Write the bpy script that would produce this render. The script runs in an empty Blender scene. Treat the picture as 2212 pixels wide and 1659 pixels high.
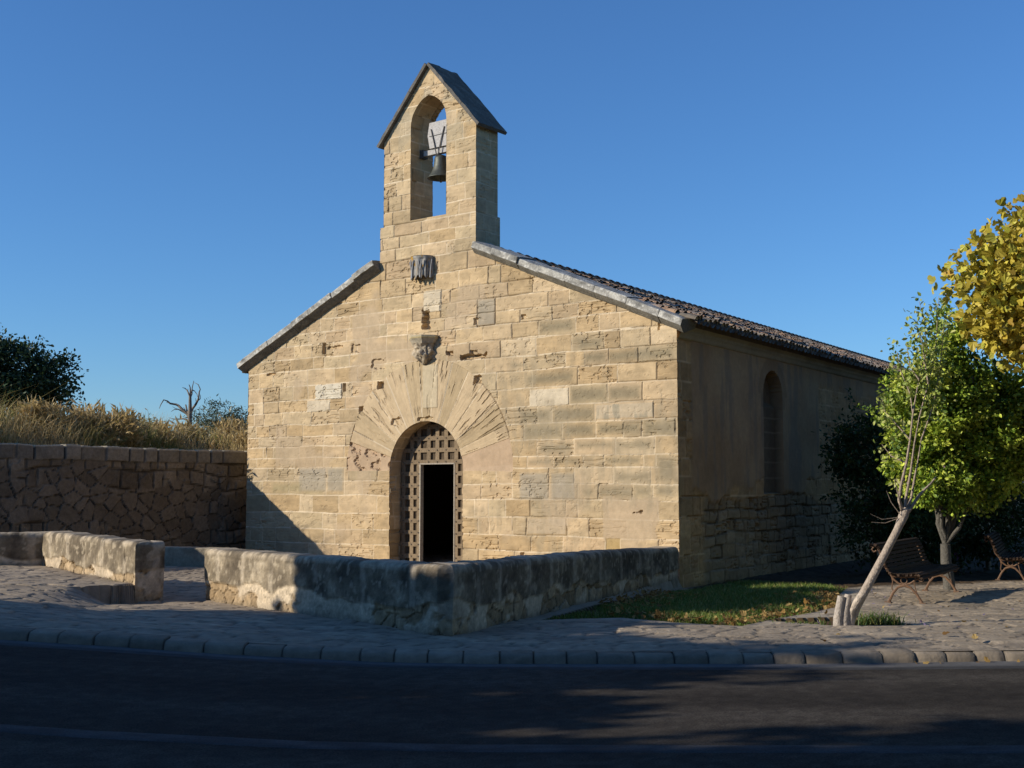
import bpy, math, random
import numpy as np
sc = bpy.context.scene
R_ = math.radians
rng = np.random.default_rng(7)

# ------------------------------------------------------------------ camera, sky, sun, exposure
PITCH = math.atan((1055 - 829.5) / 2671)
cam = bpy.data.cameras.new('camera'); camo = bpy.data.objects.new('camera', cam)
sc.collection.objects.link(camo); sc.camera = camo
camo.location = (0, 0, 1.6); camo.rotation_euler = (math.pi / 2 + PITCH, 0, 0)
cam.sensor_width = 36; cam.lens = 36 * 2671 / 2212; cam.clip_start = .1; cam.clip_end = 3000

SUN_AZ = math.atan2(-.9656, -.2608)      # x, y : where the sun stands
SUN_EL = R_(22.5)
w = bpy.data.worlds.new('World'); sc.world = w; w.use_nodes = True
nt = w.node_tree; bg = nt.nodes['Background']
sky = nt.nodes.new('ShaderNodeTexSky'); sky.sky_type = 'NISHITA'; sky.sun_disc = False
sky.sun_elevation = SUN_EL; sky.sun_rotation = SUN_AZ
sky.air_density = 1.12; sky.dust_density = 0; sky.ozone_density = 10; sky.altitude = 0
nt.links.new(sky.outputs[0], bg.inputs[0]); bg.inputs[1].default_value = .145
sl = bpy.data.lights.new('sun', 'SUN'); sl.energy = 5.0; sl.angle = R_(.5); sl.color = (1, .915, .79)
so = bpy.data.objects.new('sun', sl); sc.collection.objects.link(so)
from mathutils import Vector, Matrix
LD = Vector((.9656 * math.cos(SUN_EL), .2608 * math.cos(SUN_EL), -math.sin(SUN_EL)))
so.rotation_euler = LD.to_track_quat('-Z', 'Y').to_euler(); so.location = (-20, -5, 15)
sc.view_settings.view_transform = 'Standard'; sc.view_settings.look = 'None'
sc.view_settings.exposure = 0; sc.view_settings.gamma = 1
sc.cycles.use_denoising = True
sc.cycles.max_bounces = 6; sc.cycles.diffuse_bounces = 3; sc.cycles.transparent_max_bounces = 8

# ------------------------------------------------------------------ helpers
def link(o, parent=None):
    sc.collection.objects.link(o)
    if parent is not None: o.parent = parent
    return o
def tag(o, label=None, cat=None, group=None, kind=None):
    if label: o['label'] = label
    if cat: o['category'] = cat
    if group: o['group'] = group
    if kind: o['kind'] = kind
    return o
def empty(name, loc=(0, 0, 0), label=None, cat=None, group=None, rz=0):
    o = bpy.data.objects.new(name, None); o.location = loc; o.rotation_euler = (0, 0, rz)
    return tag(link(o), label, cat, group)
def place(o, parent):          # parent without moving: meshes are built in world space
    o.parent = parent; o.matrix_parent_inverse = Matrix.LocRotScale(parent.location, parent.rotation_euler, None).inverted(); return o

def hsh(ix, iy, sd=0):
    n = (ix.astype(np.int64) * 374761393 + iy.astype(np.int64) * 668265263 + sd * 974711 + 1013) & 0xffffffff
    n = ((n ^ (n >> 13)) * 1274126177) & 0xffffffff
    n = ((n ^ (n >> 15)) * 2246822519) & 0xffffffff
    return ((n ^ (n >> 16)) & 0xffffff) / float(0xffffff)
def vn(x, y, sd=0):
    x = np.asarray(x, float); y = np.asarray(y, float)
    ix = np.floor(x).astype(np.int64); iy = np.floor(y).astype(np.int64); fx = x - ix; fy = y - iy
    fx = fx * fx * (3 - 2 * fx); fy = fy * fy * (3 - 2 * fy)
    a = hsh(ix, iy, sd); b = hsh(ix + 1, iy, sd); c = hsh(ix, iy + 1, sd); d = hsh(ix + 1, iy + 1, sd)
    return (a + (b - a) * fx) * (1 - fy) + (c + (d - c) * fx) * fy
def fbm(x, y, o=4, sd=0):
    v = 0; a = .5; t = 0
    for i in range(o):
        v = v + a * vn(x, y, sd + i * 17); t += a; a *= .5; x = np.asarray(x) * 2.03 + 7.1; y = np.asarray(y) * 2.03 + 3.7
    return v / t
def sm(x, a, b):
    t = np.clip((np.asarray(x, float) - a) / (b - a), 0, 1); return t * t * (3 - 2 * t)
def vor(x, y, sd=0, jit=.85):
    ix = np.floor(x).astype(np.int64); iy = np.floor(y).astype(np.int64)
    f1 = np.full(np.shape(x), 9.); f2 = f1.copy(); idr = np.zeros(np.shape(x))
    for dx in (-1, 0, 1):
        for dy in (-1, 0, 1):
            cx = ix + dx; cy = iy + dy
            px = cx + .5 + jit * (hsh(cx, cy, sd) - .5); py = cy + .5 + jit * (hsh(cx, cy, sd + 5) - .5)
            d = np.hypot(px - x, py - y); r = hsh(cx, cy, sd + 9)
            m = d < f1
            f2 = np.where(m, f1, np.minimum(f2, d)); idr = np.where(m, r, idr); f1 = np.where(m, d, f1)
    return f1, f2, idr
def mix(a, b, t):
    t = np.asarray(t)[..., None]; return np.asarray(a) * (1 - t) + np.asarray(b) * t
def pal(r, cols):
    r = np.clip(np.asarray(r), 0, .9999) * (len(cols) - 1); i = r.astype(int); f = (r - i)[..., None]
    c = np.array(cols, float); return c[i] * (1 - f) + c[i + 1] * f

def mk(name, V, F, mat, parent=None, col=None, smooth=False):
    """V (n,3); F (m,k) array or list of arrays; col (n,3)"""
    V = np.asarray(V, np.float32); Fs = F if isinstance(F, list) else [F]
    Fs = [np.asarray(f, np.int32) for f in Fs if len(f)]
    me = bpy.data.meshes.new(name); me.vertices.add(len(V)); me.vertices.foreach_set('co', V.ravel())
    nl = sum(f.size for f in Fs); npoly = sum(len(f) for f in Fs)
    me.loops.add(nl); me.loops.foreach_set('vertex_index', np.concatenate([f.ravel() for f in Fs]))
    st = []; tt = []; a = 0
    for f in Fs:
        k = f.shape[1]; st.append(a + np.arange(len(f)) * k); tt.append(np.full(len(f), k)); a += f.size
    me.polygons.add(npoly); me.polygons.foreach_set('loop_start', np.concatenate(st).astype(np.int32))
    me.polygons.foreach_set('loop_total', np.concatenate(tt).astype(np.int32))
    me.polygons.foreach_set('use_smooth', np.full(npoly, smooth))
    if col is not None:
        c = np.ones((len(V), 4), np.float32); c[:, :3] = np.clip(col, 0, 1)
        at = me.color_attributes.new('Col', 'FLOAT_COLOR', 'POINT'); at.data.foreach_set('color', c.ravel())
    me.update(calc_edges=True); me.validate()
    me.materials.append(mat)
    o = bpy.data.objects.new(name, me); link(o)
    if parent is not None: place(o, parent)
    return o
def grid_faces(n, m):
    i = np.arange(n - 1)[:, None] * m + np.arange(m - 1)[None]
    return np.stack([i, i + m, i + m + 1, i + 1], -1).reshape(-1, 4)
def compact(V, F, C=None):
    u, inv = np.unique(F, return_inverse=True); return V[u], inv.reshape(F.shape), (None if C is None else C[u])

class MB:                       # plain mesh builder
    def __init__(s): s.v = []; s.f = {}; s.c = []; s.n = 0
    def add(s, V, F, c=(1, 1, 1)):
        V = np.asarray(V, float); F = np.asarray(F)
        s.v.append(V); s.f.setdefault(F.shape[1], []).append(F + s.n); s.n += len(V)
        c = np.asarray(c, float); s.c.append(np.tile(c, (len(V), 1)) if c.ndim == 1 else c)
    def box(s, c, h, ax=None, col=(1, 1, 1), jit=0):
        ax = np.eye(3) if ax is None else np.asarray(ax, float)
        q = np.array([[i, j, k] for i in (-1, 1) for j in (-1, 1) for k in (-1, 1)], float)
        if jit: q = q + rng.normal(0, jit, q.shape)
        V = np.asarray(c) + (q * np.asarray(h)) @ ax
        s.add(V, [[0, 1, 3, 2], [4, 6, 7, 5], [0, 4, 5, 1], [2, 3, 7, 6], [0, 2, 6, 4], [1, 5, 7, 3]], col)
    def tube(s, pts, rad, k=8, col=(1, 1, 1), cap=True):
        pts = np.asarray(pts, float); n = len(pts); rad = np.broadcast_to(rad, n)
        T = np.gradient(pts, axis=0); T /= np.linalg.norm(T, axis=1)[:, None] + 1e-9
        up = np.array([0, 0, 1.]) if abs(T[0][2]) < .9 else np.array([1., 0, 0])
        a = np.cross(T[0], up); a /= np.linalg.norm(a); A = []
        for t in T:
            a = a - t * (a @ t); a /= np.linalg.norm(a) + 1e-9; A.append(a.copy())
        A = np.array(A); B = np.cross(T, A); th = np.arange(k) * 2 * np.pi / k
        V = pts[:, None] + rad[:, None, None] * (A[:, None] * np.cos(th)[None, :, None] + B[:, None] * np.sin(th)[None, :, None])
        i = np.arange(n - 1)[:, None] * k + np.arange(k)[None]; j = np.arange(n - 1)[:, None] * k + (np.arange(k)[None] + 1) % k
        s.add(V.reshape(-1, 3), np.stack([i, j, j + k, i + k], -1).reshape(-1, 4), col)
        if cap:
            for e in (0, n - 1):
                s.add(np.vstack([V[e], pts[e]]), [[q, (q + 1) % k, k] for q in range(k)], col)
    def lathe(s, c, prof, k=20, col=(1, 1, 1)):
        prof = np.asarray(prof, float); n = len(prof); th = np.arange(k) * 2 * np.pi / k
        V = np.stack([prof[:, 0, None] * np.cos(th), prof[:, 0, None] * np.sin(th), np.repeat(prof[:, 1, None], k, 1)], -1) + np.asarray(c)
        i = np.arange(n - 1)[:, None] * k + np.arange(k)[None]; j = np.arange(n - 1)[:, None] * k + (np.arange(k)[None] + 1) % k
        s.add(V.reshape(-1, 3), np.stack([i, j, j + k, i + k], -1).reshape(-1, 4), col)
    def build(s, name, mat, parent=None, smooth=False):
        return mk(name, np.vstack(s.v), [np.vstack(f) for f in s.f.values()], mat, parent, np.vstack(s.c), smooth)

def material(name, col=None, rough=.9, var=.25, scale=18, bump=.3, bscale=60, spec=.2, metal=0, transl=0, dist=.01, obj=True):
    m = bpy.data.materials.new(name); m.use_nodes = True; n = m.node_tree; b = n.nodes['Principled BSDF']
    b.inputs['Roughness'].default_value = rough; b.inputs['Specular IOR Level'].default_value = spec; b.inputs['Metallic'].default_value = metal
    tc = n.nodes.new('ShaderNodeTexCoord')
    if col is None:
        a = n.nodes.new('ShaderNodeAttribute'); a.attribute_name = 'Col'; src = a.outputs['Color']
    else:
        a = n.nodes.new('ShaderNodeRGB'); a.outputs[0].default_value = (*col, 1); src = a.outputs[0]
    no = n.nodes.new('ShaderNodeTexNoise'); no.inputs['Scale'].default_value = scale; no.inputs['Detail'].default_value = 6; no.inputs['Roughness'].default_value = .65
    n.links.new(tc.outputs['Object'], no.inputs['Vector'])
    mr = n.nodes.new('ShaderNodeMapRange'); mr.inputs[1].default_value = .25; mr.inputs[2].default_value = .75
    mr.inputs[3].default_value = 1 - var; mr.inputs[4].default_value = 1 + var; n.links.new(no.outputs['Fac'], mr.inputs[0])
    vm = n.nodes.new('ShaderNodeVectorMath'); vm.operation = 'SCALE'; n.links.new(src, vm.inputs[0]); n.links.new(mr.outputs[0], vm.inputs['Scale'])
    n.links.new(vm.outputs[0], b.inputs['Base Color'])
    if bump:
        n2 = n.nodes.new('ShaderNodeTexNoise'); n2.inputs['Scale'].default_value = bscale; n2.inputs['Detail'].default_value = 5
        n.links.new(tc.outputs['Object'], n2.inputs['Vector'])
        bp = n.nodes.new('ShaderNodeBump'); bp.inputs['Strength'].default_value = bump; bp.inputs['Distance'].default_value = dist
        n.links.new(n2.outputs['Fac'], bp.inputs['Height']); n.links.new(bp.outputs[0], b.inputs['Normal'])
    if transl:
        t = n.nodes.new('ShaderNodeBsdfTranslucent'); n.links.new(vm.outputs[0], t.inputs[0])
        mx = n.nodes.new('ShaderNodeMixShader'); mx.inputs[0].default_value = transl
        n.links.new(b.outputs[0], mx.inputs[1]); n.links.new(t.outputs[0], mx.inputs[2])
        n.links.new(mx.outputs[0], n.nodes['Material Output'].inputs[0])
    return m
M = {
 'stone': material('sandstone', var=.13, scale=9, bump=.35, bscale=45, dist=.008),
 'grey': material('weathered_stone', var=.3, scale=14, bump=.5, bscale=35, dist=.012),
 'slab': material('lichen_slab', var=.35, scale=22, bump=.6, bscale=40, dist=.015),
 'tile': material('clay_tile', var=.4, scale=8, bump=.4, bscale=50),
 'pave': material('paving_stone', var=.25, scale=7, bump=.5, bscale=28, dist=.012),
 'asphalt': material('asphalt', var=.75, scale=70, bump=.6, bscale=160, dist=.006, rough=.95, spec=.08),
 'paint': material('worn_paint', var=.5, scale=60, bump=.2, bscale=150),
 'wood': material('old_wood', var=.35, scale=25, bump=.4, bscale=60),
 'iron': material('rusty_iron', var=.4, scale=30, bump=.3, bscale=80, rough=.7, spec=.4),
 'bronze': material('bronze', var=.4, scale=12, bump=.2, bscale=40, rough=.55, spec=.5, metal=.6),
 'leaf': material('leaf', var=.2, scale=5, bump=0, rough=.5, spec=.35, transl=.2),
 'dry': material('dry_grass', var=.25, scale=3, bump=0, rough=.8, spec=.1, transl=.3),
 'bark': material('bark', var=.4, scale=25, bump=.8, bscale=40, dist=.02),
 'earth': material('earth', var=.35, scale=6, bump=.6, bscale=30, dist=.03),
}

# ------------------------------------------------------------------ chapel frame
YAW = R_(38)
U = np.array([math.cos(YAW), -math.sin(YAW), 0]); Vb = np.array([math.sin(YAW), math.cos(YAW), 0]); N = -Vb
Z3 = np.array([0, 0, 1.]); Rc = np.array([2.98, 22.21, 0]); W = 11.78; Oc = Rc - W * U
SK = R_(33); Vs = np.array([math.sin(SK), math.cos(SK), 0]); Us = np.array([math.cos(SK), -math.sin(SK), 0])   # the nave runs a little askew to its front
def P(s, d, z):                 # s along the facade, d outwards, z up
    return Oc + np.asarray(s)[..., None] * U + np.asarray(d)[..., None] * N + np.asarray(z)[..., None] * Z3
def Ps(s, d, z): return Oc + s * U + d * N + z * Z3

# ------------------------------------------------------------------ ground levels
GX = np.array([-200, -12, -8, -6, -5, -3.74, -2.75, -1.36, -.3, 3, 5.2, 12, 200.]); GZ = np.array([.4, .36, .33, .28, .246, .166, .098, .03, .008, .0, .02, .04, .04])
PIER = np.array([-5.24, 17.35]); WEND = np.array([-4.35, 17.7]); TIP = np.array([-5.95, 16.5]); CORN = np.array([-.69, 13.18])
def segdist(x, y, a, b):
    d = b - a; t = np.clip(((x - a[0]) * d[0] + (y - a[1]) * d[1]) / (d @ d), 0, 1)
    return np.hypot(x - a[0] - t * d[0], y - a[1] - t * d[1])
def Groad(x): return np.interp(x, GX, GZ)
def G(x, y):
    x = np.asarray(x, float); y = np.asarray(y, float)
    g = np.interp(x, GX, GZ)
    # the pavement falls towards the grass strip beside the chapel
    g = g - sm(x, .8, 3.2) * np.interp(y, [14.2, 17, 20, 23, 40], [0, .09, .1, .2, .22])
    dip = sm(x + 5.95 + (16.5 - y) * .05, 0, .32 + .42 * np.clip(17.3 - y, 0, 9)) * np.clip((y - 12.7) / 4.5, 0, 1)
    rl = (PIER - TIP); side = (x - TIP[0]) * rl[1] - (y - TIP[1]) * rl[0]          # >0 right of the riser
    sd = np.array([-.61, .79]); side2 = (x - PIER[0]) * sd[1] - (y - PIER[1]) * sd[0]   # >0 right of the stub wall
    right = np.where(y < PIER[1], side > 0, side2 > 0)
    cd = CORN - WEND; inner = ((x - WEND[0]) * cd[1] - (y - WEND[1]) * cd[0]) < 0
    court = right & inner & (y > 15) & (x < 3) & (side2 > 0)
    g = np.where(right & (x < -2), g * (1 - dip), g)
    cd2 = np.array([3.69, 9.03]); side3 = (x - CORN[0]) * cd2[1] - (y - CORN[1]) * cd2[0]   # >0 right of the right arm
    return np.where((court & (side3 < 0)) | ((y > 17.6) & (side2 > .0) & (side3 < 0)), 0., g)

# ------------------------------------------------------------------ ground, road, kerb, pavement
def sheet(name, xs, ys, zf, cf, mat, label=None, parent=None, smooth=True, kind='structure', mask=None):
    X, Y = np.meshgrid(xs, ys, indexing='ij'); Zz = zf(X, Y); c = cf(X, Y)
    V = np.stack([X, Y, Zz], -1).reshape(-1, 3); F = grid_faces(len(xs), len(ys)); C = np.broadcast_to(c, X.shape + (3,)).reshape(-1, 3)
    if mask is not None:
        mc = mask(X, Y).reshape(-1); F = F[mc[F].all(1)]; V, F, C = compact(V, F, C)
    o = mk(name, V, F, mat, parent, C, smooth); tag(o, label, None, None, kind); return o

sheet('ground', np.array([-1500, -300, -60, -20, 0, 20, 60, 300, 1500.]), np.array([-300, -60, -10, 10, 30, 60, 300, 2500.]), lambda x, y: x * 0 - .45, lambda x, y: np.array([.2, .16, .09]) + 0 * x[..., None], M['earth'])
KY = lambda x: 12.1 + .03 * np.clip(x, 0, 6)       # foot of the kerb
xs = np.concatenate([np.linspace(-90, -9, 12), np.arange(-8.5, 9, .5), np.linspace(9.5, 90, 12)])
def rc(x, y):
    n = .5 * fbm(x * .5, y * 1.6, 4, 3) + .5 * fbm(x * 14, y * 14, 3, 9); tr = .9 + .2 * sm(np.abs(((y - 8.2) % 3.8) - 1.9), .2, .8); return pal(np.clip(n * 1.8 - .4, 0, 1), [(.028, .024, .0195), (.046, .039, .031), (.076, .066, .053)]) * tr[..., None]
sheet('road', np.concatenate([np.linspace(-90, -9, 12), np.arange(-8, 8.1, .05), np.linspace(9, 90, 12)]), np.concatenate([np.linspace(4.2, 7, 8), np.arange(7.05, 12.35, .05)]), lambda x, y: Groad(x) - .10 - .0015 * ((y - 8.2) ** 2 - 15.2) + 0 * y, rc, M['asphalt'])
sheet('near_pavement', np.concatenate([np.linspace(-90, -9, 8), np.arange(-8, 9, 1.), np.linspace(10, 90, 8)]), np.array([-8, -2, 1, 4.22]), lambda x, y: Groad(x) - .03, lambda x, y: np.array([.16, .155, .14]) + 0 * x[..., None], M['pave'])
rzf = lambda x, y: Groad(x) - .10 - .0015 * ((y - 8.2) ** 2 - 15.2)
sheet('road_marking', np.arange(-30, 30, .08), np.arange(8.0, 8.3, .04), lambda x, y: rzf(x, y) + .004 - .009 * ((y < 8.01) | (y > 8.27)), lambda x, y: (.040 + .025 * sm(fbm(x * 5, y * 12, 4, 8), .35, .65))[..., None] * np.array([1, .99, .96]), M['paint'])
sheet('gutter', np.arange(-30, 31, .25), np.array([11.72, 11.8, 11.87, 11.97, 12.08, 12.2, 12.32]), lambda x, y: rzf(x, y) + .004 - .009 * (y < 11.75), lambda x, y: (.05 + .07 * sm(y, 11.85, 12.0) + .05 * (fbm(x * 2, y * 9, 3, 4) - .5))[..., None] * np.array([1, .96, .9]), M['pave'])
# kerb stones: one course of rounded stones
def kerb():
    mb = MB(); x = -26.
    prof = np.array([[0, -.2], [.0, .005], [.018, .06], [.035, .092], [.065, .11], [.16, .119], [.27, .122]])
    i = 0
    while x < 26:
        L = .335 + rng.uniform(-.05, .06)
        dz = rng.normal(0, .006); dy = rng.normal(0, .009); c = np.array([.235, .21, .175]) * rng.uniform(.82, 1.15)
        xx = np.array([x + .003, x + .018, x + L * .35, x + L * .65, x + L - .018, x + L - .003])
        V = []
        for k, q in enumerate(xx):
            e = .007 if k in (0, 5) else 0
            for j, (py, pz) in enumerate(prof):
                n = .012 * (vn(q * 5, j * 1.7 + i * 9, 2) - .5)
                V.append([q, KY(q) + py + dy + e + n, Groad(q) - .12 + pz + dz - e + n * .5])
        V = np.array(V).reshape(6, 7, 3)
        cc = np.tile(c * np.array([1.1, 1, .86]), (42, 1)) * (.9 + .25 * rng.random((42, 1))); cc[:7] *= .55; cc[-7:] *= .55
        mb.add(V.reshape(-1, 3), grid_faces(6, 7), cc)
        for e in (0, 5): mb.add(V[e], [[0, 1, 2, 3, 4, 5, 6]], c * .8)
        x += L; i += 1
    return tag(mb.build('kerb', M['pave'], None, True), None, None, None, 'structure')
kerb()
# strip of grass and the tree pit (plan outlines)
GRASS = np.array([[.35, 15.2], [1.35, 15.55], [2.0, 15.05], [2.7, 14.72], [3.55, 16.2], [4.9, 18.1], [5.0, 19.2], [6.1, 22.6], [4.4, 24.6], [3.15, 22.2]])
PIT = np.array([[3.05, 15.75], [3.72, 14.75], [4.75, 14.72], [4.4, 16.2]])
def inpoly(x, y, p):
    r = np.zeros(np.shape(x), bool); n = len(p)
    for i in range(n):
        a, b = p[i], p[(i + 1) % n]
        c = ((a[1] > y) != (b[1] > y)) & (x < (b[0] - a[0]) * (y - a[1]) / (b[1] - a[1] + 1e-12) + a[0]); r ^= c
    return r
def polydist(x, y, p): return np.min([segdist(x, y, p[i], p[(i + 1) % len(p)]) for i in range(len(p))], 0)
def pavez(x, y):
    n = fbm(x * 1.1, y * 1.1, 3, 31) - .5
    f1, f2, r = vor(x * 2.6 + .6 * vn(x * 2, y * 2, 1), y * 3.2 + .6 * vn(x * 2, y * 2, 4), 12)
    bd = np.minimum(polydist(x, y, GRASS), polydist(x, y, PIT))
    k = sm(bd, .1, .32)
    inn = inpoly(x, y, GRASS) | inpoly(x, y, PIT)
    ke = sm(y, 12.36, 12.75)
    return G(x, y) - .004 * (1 - ke) + ke * .02 * n + ke * k * (.016 * sm(f2 - f1, .0, .18) + .014 * (r - .5) + .006 * (fbm(x * 9, y * 9, 2, 6) - .5)) - .05 * (inn & (bd > .03)) + .004 * ke
def pavec(x, y):
    f1, f2, r = vor(x * 2.6 + .6 * vn(x * 2, y * 2, 1), y * 3.2 + .6 * vn(x * 2, y * 2, 4), 12)
    c = pal(.65 * r + .35 * fbm(x * 3, y * 5, 4, 2), [(.19, .18, .165), (.26, .245, .22), (.30, .28, .245), (.36, .335, .29)])
    c = mix(c * .5, c, sm(f2 - f1, 0.0, .09)); c = c * (.8 + .4 * fbm(x * 18, y * 18, 3, 15))[..., None]
    bd = np.minimum(polydist(x, y, GRASS), polydist(x, y, PIT)); c = mix(c, np.array([.31, .30, .27]) * (.85 + .3 * fbm(x * 4, y * 4, 3, 5))[..., None], 1 - sm(bd, .24, .34))
    inn = inpoly(x, y, GRASS) | inpoly(x, y, PIT)
    back_shade = sm(y + 1.2 * (fbm(x * .7, y * .7, 3, 9) - .5) - .35 * (x - 4), 21.0, 21.8) * sm(x, 3.0, 3.4); c = mix(c, np.array([.055, .042, .028]) * (.6 + .8 * fbm(x * 5, y * 5, 3, 8))[..., None], back_shade)  # ground at the back painted darker to stand for deep shade
    c = np.where(inn[..., None], np.array([.085, .062, .036]), c)
    return c * np.array([1.2, 1.03, .82]) * (.76 + .4 * fbm(x * .8, y * .8, 3, 77))[..., None]
xs = np.concatenate([np.linspace(-30, -9.5, 20), np.arange(-9.2, -6.3, .05), np.arange(-6.3, -4.9, .02), np.arange(-4.9, 10, .05), np.linspace(10.3, 30, 30)])
ys = np.concatenate([np.arange(12.34, 16.1, .05), np.arange(16.1, 17.6, .02), np.arange(17.6, 21, .05), np.arange(21, 26, .12), np.linspace(26.3, 45, 40)])
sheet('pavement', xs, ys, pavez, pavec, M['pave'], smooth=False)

# ------------------------------------------------------------------ masonry: coursed ashlar on a plane
def ashlar(S, Z, courses, sd, wmin=.4, wmax=.9, fixed=None, s0=-2, s1=16):
    """block id (random), distance to the nearest joint, local coords"""
    ss = S + .012 * (vn(S * 3, Z * 3, sd + 1) - .5) * 2; zz = Z + .02 * (vn(S * 1.3, Z * 2, sd + 2) - .5) * 2 + .006 * (vn(S * 9, Z * 9, sd + 3) - .5)
    ci = np.clip(np.searchsorted(courses, zz, 'right') - 1, 0, len(courses) - 2)
    bid = np.zeros(S.shape); d = np.full(S.shape, 9.); hz = np.zeros(S.shape, bool)
    r = random.Random(sd)
    for i in range(len(courses) - 1):
        m = ci == i
        if not m.any(): continue
        js = list(fixed.get(i, [])) if fixed else []
        lo = s0 + r.uniform(0, .5); out = [s0 - 1]
        if js:
            while lo < js[0] - .35: out.append(lo); lo += r.uniform(wmin, wmax)
            out += js; lo = js[-1] + r.uniform(.6, .9)
        while lo < s1: out.append(lo); lo += r.uniform(wmin, wmax)
        out.append(s1 + 3); out = np.array(out)
        k = np.searchsorted(out, ss[m], 'right') - 1
        dv = np.minimum(ss[m] - out[k], out[k + 1] - ss[m]); dh = np.minimum(zz[m] - courses[i], courses[i + 1] - zz[m])
        d[m] = np.minimum(dv, dh); bid[m] = hsh(k, np.full(k.shape, i), sd); hz[m] = dh < dv
    return bid, d, hz
STONE = [(.43, .315, .175), (.47, .35, .20), (.50, .38, .225), (.45, .36, .225), (.52, .40, .245), (.48, .36, .22), (.55, .44, .285)]
MORT = np.array([.66, .545, .375])
def stone_look(S, Z, bid, d, hz, sd, er=1., mort=.6):
    """displacement and colour for a field of blocks"""
    r1 = hsh((bid * 9999).astype(int), np.zeros(S.shape, int), sd + 1); r2 = hsh((bid * 9999).astype(int), np.zeros(S.shape, int) + 1, sd + 2); r3 = hsh((bid * 9999).astype(int), np.zeros(S.shape, int) + 2, sd + 3)
    c = pal(bid, STONE) * np.array([.985, .95, .892]) * (.88 + .26 * r1)[..., None]
    c = c * (.74 + .52 * fbm(S * 4, Z * 7, 5, sd))[..., None]
    streak = fbm(S * 2.2 + 9 * r2, Z * 24 + 5 * r1, 4, sd + 6)
    c = c * (.87 + .26 * streak)[..., None]
    disp = .009 * (r2 - .5) + .012 * (fbm(S * 5, Z * 7, 4, sd + 8) - .5)
    disp = disp - .007 * np.exp(-(d / .013) ** 2)
    # weathered-out beds
    e = er * sm(r3 * .55 + .5 * fbm(S * .9, Z * .9, 3, sd + 20), .50, .82)
    pit = sm(streak, .56, .68) * e; disp = disp - .024 * pit
    hole = sm(fbm(S * 11, Z * 15, 3, sd + 30), .62, .72) * (.25 + e); disp = disp - .022 * hole
    c = c * (1 - .12 * np.clip(pit + hole, 0, 1))[..., None]
    # joints: white pointing in places, open in places
    jn = fbm(S * .8, Z * .8, 3, sd + 40) + .25 * (r1 - .5) + .12 * (fbm(S * 5, Z * 5, 2, sd + 41) - .5)
    wpt = np.exp(-(d / (.0085 + .005 * vn(S * 2, Z * 2, sd + 50))) ** 4) * sm(jn, .46 - .22 * mort, .56 - .22 * mort) * (.65 + .35 * hz)
    open_ = np.exp(-(d / .015) ** 2) * sm(1 - jn, .55, .62)
    disp = disp + .004 * wpt - .016 * open_
    c = mix(c, MORT * 1.12, wpt * (.6 + .4 * vn(S * 6, Z * 6, sd + 55)))
    c = mix(c, c * .68, .75 * open_)
    return disp, c

CL = [-.6, .05, .375, .70, 1.06, 1.45, 1.76, 2.06, 2.29, 2.55, 2.78, 3.05, 3.34, 3.61, 3.95, 4.3, 4.57]
CU = [4.88, 5.15, 5.44, 5.74, 6.12, 6.51, 6.78, 7.04, 7.3, 7.6, 7.94, 8.26, 8.6, 8.9, 9.25, 9.55, 9.85, 10.2, 11.2]
CR = [-.6, .05, .38, .69, 1.04, 1.38, 1.68, 1.99, 2.22, 2.54, 2.86, 3.2, 3.56, 3.92, 4.22, 4.57]
FU = {0: [.9, 1.6, 2.2, 2.9, 3.6, 3.95, 4.55, 5.17, 5.4, 6.03, 6.52, 7.25, 8.0, 8.65, 9.55, 10.08, 10.55], 1: [3.3, 4.0, 4.33, 4.55, 5.15, 5.75, 6.22, 7.08, 7.56, 8.2, 9.0, 9.6],
      2: [2.9, 3.4, 3.95, 4.47, 4.82, 5.3, 5.6, 6.1, 6.53, 7.09, 7.56, 8.9, 9.4], 3: [3.7, 4.42, 5.28, 5.6, 6.12, 6.36, 7.15, 7.9], 4: [4.35, 5.1, 5.95, 6.6, 7.38, 7.7], 5: [4.5, 6.05, 6.83], 6: [4.78, 5.55, 6.25, 6.45],
      7: [4.9, 5.75, 6.5], 8: [4.75, 5.55, 6.3, 6.9], 9: [4.7, 5.7, 6.6], 10: [4.95, 6.75], 11: [4.8, 6.55], 12: [5.0, 6.85], 13: [4.85, 6.5], 14: [4.6, 6.7], 15: [5.05, 6.5]}
FL = {1: [1.05, 2.17, 3.15, 4.2], 2: [.59, 1.05, 1.85, 2.66, 3.0, 3.87], 3: [.52, 1.54, 2.6, 3.05, 3.52, 4.2], 4: [.84, 1.85, 2.27, 3.12, 4.3], 5: [.57, 1.47, 2.7, 3.28, 3.85], 6: [.72, 1.66, 2.72, 3.28, 3.42, 4.3],
      7: [.35, 1.19, 1.67, 2.35, 2.62], 8: [.57, .68, .93, 1.82, 2.6, 3.27], 9: [.41, 1.05, 1.92, 2.62], 10: [.78, 1.37, 1.93, 2.9], 11: [.23, .6, 1.24, 2.2, 3.1], 12: [.22, .55, 1.08, 2.05, 2.81, 3.3],
      13: [1.57, 2.07, 2.32, 3.2, 3.31, 3.5], 14: [.88, 1.26, 2.06, 2.93, 3.66, 4.1], 15: [.9, 1.45, 2.25, 2.6, 3.4, 4.1, 4.55]}
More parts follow.
